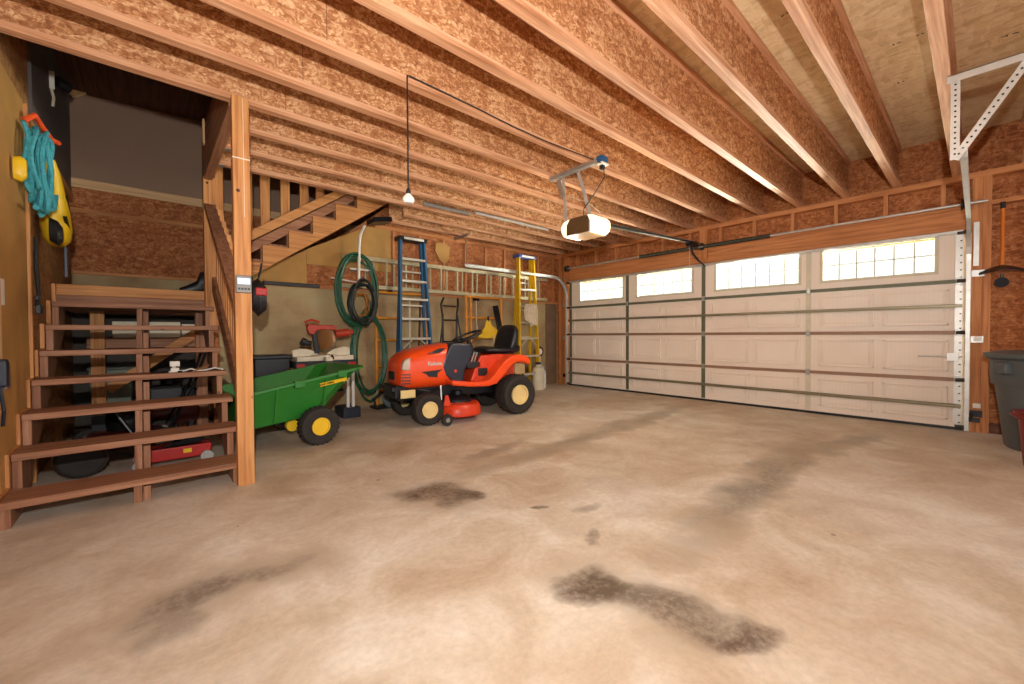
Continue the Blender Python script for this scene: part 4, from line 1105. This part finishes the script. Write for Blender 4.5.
# things on the fourth tread
z4 = .677
t = thing('white_adapter', 'small white plug adapter standing on a stair tread', 'adapter', (.13, 4.02, z4))
MB().box(-.02,.03,-.02,.02,.0,.035).box(-.025,.035,-.022,.022,.045,.085).cyl((0,0,.03),(0,0,.05),.012,8).build('body', WHITE, t, .004)
tag(MB().tube([(.10,3.98,.685),(.18,3.99,.685),(.23,4.00,.70),(.27,3.98,.685),(.33,4.02,.685),(.38,4.0,.70),(.43,3.99,.685),(.44,4.06,.685)], .006, 6).tube([(.10,3.99,.685),(.15,4.04,.685),(.24,4.04,.69),(.28,4.05,.685)], .005, 6).build('white_cable', WHITE, None, smooth=True), 'tangled white cable lying on a stair tread', 'cable')
tag(MB().tube([(.0,3.99,.684),(.08,4.03,.684),(.16,3.98,.684),(.24,4.02,.684),(.30,4.10,.684),(.40,4.02,.69)], .006, 6).build('black_cable', BLACK, None, smooth=True), 'black cable lying under the white one on a stair tread', 'cable')
tag(MB().quadbox([(.235,3.955,.678),(.255,4.05,.69),(.35,4.03,.725),(.33,3.935,.712),(.235,3.955,.681),(.255,4.05,.693),(.35,4.03,.728),(.33,3.935,.715)]).build('cardboard_tag', BOXC), 'brown cardboard tag tilted on the cables on the stair tread', 'cardboard')

# ------------------------------------------------------------------ under the stairs
t = thing('low_shelf', 'brown board shelf beneath the landing', 'shelf', (.05, 5.72, .90))
MB().box(-.50,.48,-.16,.20,0,.035).build('board', lumber('stair','x'), t)
MB().box(-.50,.48,-.19,-.16,-.06,.04).build('edge', lumber('stair','x'), t)
for x in (-.47, .43): MB().box(x-.02,x+.02,.10,.15,-.90,0).build('leg', lumber('dark','z'), t)
tag(MB().box(-.28,.24,5.60,5.80,.936,1.10).build('white_box', WCARD, None, .004), 'long white box on the shelf beneath the landing, left one', 'box')
tag(MB().box(.25,.50,5.60,5.80,.936,1.08).build('white_box', WCARD, None, .004), 'long white box on the shelf beneath the landing, right one', 'box')
t = thing('grey_tote', 'grey-green plastic tote on the floor against the left wall beneath the landing', 'tote', (-.30, 5.85, 0))
MB().prism([(-.13,0),(.13,0),(.16,.62),(-.16,.62)], (0,-.14,0), (1,0,0), (0,0,1), (0,.28,0)).build('body', plain('tote_grey', (112,118,98), .5), t, .01)
MB().box(-.17,.17,-.15,.15,.62,.65).build('lid', plain('tote_lid', (90,96,84), .5), t, .006)
# push mower
pm = thing('push_mower', 'dark red push mower with black wheels parked beneath the lower stairs', 'lawn mower', (-.15, 4.55, 0))
MB().loft([(-.26,0,.14,.07,.15),(-.22,0,.2,.06,.19),(0,0,.23,.06,.21),(.2,0,.2,.06,.19),(.25,0,.12,.07,.15)], 26, 3).build('deck', plain('mower_dark_red', (84,20,20), .4), pm, smooth=True)
for x, y, r_ in ((-.24,-.24,.10),(-.24,.24,.10),(.22,-.24,.11),(.22,.24,.11)):
    w = MB().lathe((x, y-.025, r_), (0,1,0), [(r_*.5,0),(r_*.92,0),(r_,.012),(r_,.038),(r_*.92,.05),(r_*.5,.05)], 26).build('wheel', RUBBER, pm, smooth=True)
    MB().lathe((x, y-.028, r_), (0,1,0), [(.001,0),(r_*.5,0),(r_*.52,.01),(r_*.52,.05),(.001,.05)], 20).build('hub', plain('hub_grey', (120,112,104), .5), w)
MB().lathe((0,0,.21), (0,0,1), [(.13,0),(.14,.05),(.14,.12),(.11,.16),(.05,.17),(.001,.17)], 24).box(-.20,-.10,-.06,.06,.22,.34).build('engine', BLACKM, pm, smooth=True)
MB().cyl((.10,-.1,.30),(.10,-.16,.34),.03,12).build('fuel_cap', RED, pm)
for s in (-1,1): MB().tube([(.24,s*.2,.18),(.42,s*.2,.55),(.50,s*.18,.80)], .011, 8).build('handle_tube', BLACKM, pm, smooth=True)
MB().cyl((.50,-.18,.80),(.50,.18,.80),.012,8).build('grip_bar', BLACK, pm)
# floor jack
fj = thing('floor_jack', 'red floor jack with a yellow label beneath the right end of the stairs', 'jack', (.12, 4.0, 0))
MB().box(-.22,.22,-.09,-.06,.04,.13).box(-.22,.22,.06,.09,.04,.13).box(-.22,.0,-.06,.06,.05,.10).build('frame', RED, fj, .008)
MB().bar((-.05,0,.10),(.18,0,.17),.06,.05).lathe((.19,0,.17),(0,0,1),[(.05,0),(.055,.02),(.04,.03),(.001,.03)],16).build('lift_arm', BLACKM, fj)
MB().cyl((-.16,0,.12),(-.32,.05,.42),.015,10).build('handle', BLACKM, fj)
for x in (-.19,.19):
    for y in (-.11,.11): MB().lathe((x,y-.015,.04),(0,1,0),[(.001,0),(.04,0),(.04,.03),(.001,.03)],14).build('caster', STEEL, fj)
MB().box(.05,.10,-.095,-.088,.08,.11).build('yellow_label', YELP, fj)
t = thing('air_compressor', 'black engine-like machine with dull red tank behind the push mower', 'compressor', (.12, 5.02, 0))
MB().lathe((-.25,0,.24), (1,0,0), [(.001,0),(.09,.01),(.12,.05),(.12,.42),(.09,.47),(.001,.48)], 24).build('tank', plain('tank_dull_red', (90,34,28), .4), t, smooth=True)
MB().box(-.14,.10,-.08,.08,.36,.50).cyl((.0,-.02,.50),(.0,-.02,.60),.06,16).box(.11,.2,-.05,.05,.36,.46).build('pump', BLACKM, t, .01)
for x in (-.18,.16):
    for y in (-.09,.09): MB().box(x-.015,x+.015,y-.01,y+.01,0,.16).build('foot', BLACKM, t)
MB().tube([(-.2,-.1,.4),(-.24,-.1,.56),(.15,-.1,.56),(.2,-.1,.44)], .012, 8).build('handle', BLACKM, t, smooth=True)
t = thing('wheel_barrow_tyre', 'small black tyre with a pale rim leaning under the left side of the stairs', 'tyre', (-.36, 3.98, .135))
MB().lathe((0,-.03,0),(.1,1,0),[(.06,0),(.11,-.005),(.132,.01),(.135,.03),(.132,.05),(.11,.065),(.06,.06)],32).build('tread_rubber', RUBBER, t, smooth=True)
MB().lathe((0,-.02,0),(.1,1,0),[(.012,0),(.055,.0),(.065,.01),(.065,.04),(.012,.04)],24).build('rim', plain('rim_grey', (120,112,104), .4, .3), t, smooth=True)

# ------------------------------------------------------------------ outside
struct(MB().box(XD+.3, XD+30, -16, 20, -.15, -.03).build('driveway', mk_grass()))

# ------------------------------------------------------------------ light
def lamp(name, kind, loc, energy, col, size=.1, rot=None):
    l = bpy.data.lights.new(name, kind); l.energy = energy; l.color = col
    if kind == 'AREA': l.shape = 'DISK'; l.size = size
    elif kind == 'SUN': l.angle = size
    else: l.shadow_soft_size = size
    o = bpy.data.objects.new(name, l); COL.objects.link(o); o.location = loc
    if rot: o.rotation_euler = rot
    return o
fl = lamp('camera_flash', 'AREA', (-.05, -.08, 1.34), 106, (1, .96, .92), .06)
fl.rotation_euler = Vector((-math.cos(R(44))*math.cos(R(14)), -math.sin(R(44))*math.cos(R(14)), -math.sin(R(14)))).to_track_quat('Z', 'Y').to_euler()
lamp('opener_bulb', 'POINT', (3.10, 2.2, 1.80), 20, (1, .90, .74), .05)
lamp('opener_bulb', 'POINT', (3.10, 2.66, 1.80), 20, (1, .90, .74), .05)
lamp('sun', 'SUN', (12, 4, 9), 60, (1, .97, .90), R(.6), (R(-45), R(-6), 0))
dl = lamp('daylight_bounce_stand_in', 'AREA', (XD+1.5, 2.56, .02), 5500, (1, .96, .90), 1.0)  # added area lamp outside, standing in for light off the sunlit driveway
dl.data.shape = 'RECTANGLE'; dl.data.size = 1.7; dl.data.size_y = 6.0
dl.rotation_euler = Vector((.55, 0, -.83)).to_track_quat('Z', 'Y').to_euler()
w = bpy.data.worlds.new('sky'); S.world = w; w.use_nodes = True
bg = w.node_tree.nodes['Background']; bg.inputs[0].default_value = (.97, .985, 1, 1); bg.inputs[1].default_value = 1.55

# ------------------------------------------------------------------ camera
yaw, pitch, roll = R(48.624), R(-1.0498), R(.3149)
fwd = Vector((math.cos(pitch)*math.cos(yaw), math.cos(pitch)*math.sin(yaw), math.sin(pitch)))
right = Vector((math.sin(yaw), -math.cos(yaw), 0)); down = fwd.cross(right)
r2 = math.cos(roll)*right+math.sin(roll)*down; d2 = -math.sin(roll)*right+math.cos(roll)*down
M = Matrix((( r2.x, -d2.x, -fwd.x, 0), (r2.y, -d2.y, -fwd.y, 0), (r2.z, -d2.z, -fwd.z, .95), (0,0,0,1)))
cd = bpy.data.cameras.new('camera'); cam = bpy.data.objects.new('camera', cd); COL.objects.link(cam)
cam.matrix_world = M; cd.sensor_width = 36; cd.lens = 36*410.34/1024; cd.clip_start = .05
S.camera = cam
S.view_settings.view_transform = 'Standard'; S.view_settings.look = 'None'
S.view_settings.gamma = 1; S.view_settings.exposure = 0
try: S.view_settings.use_curve_mapping = False
except Exception: pass
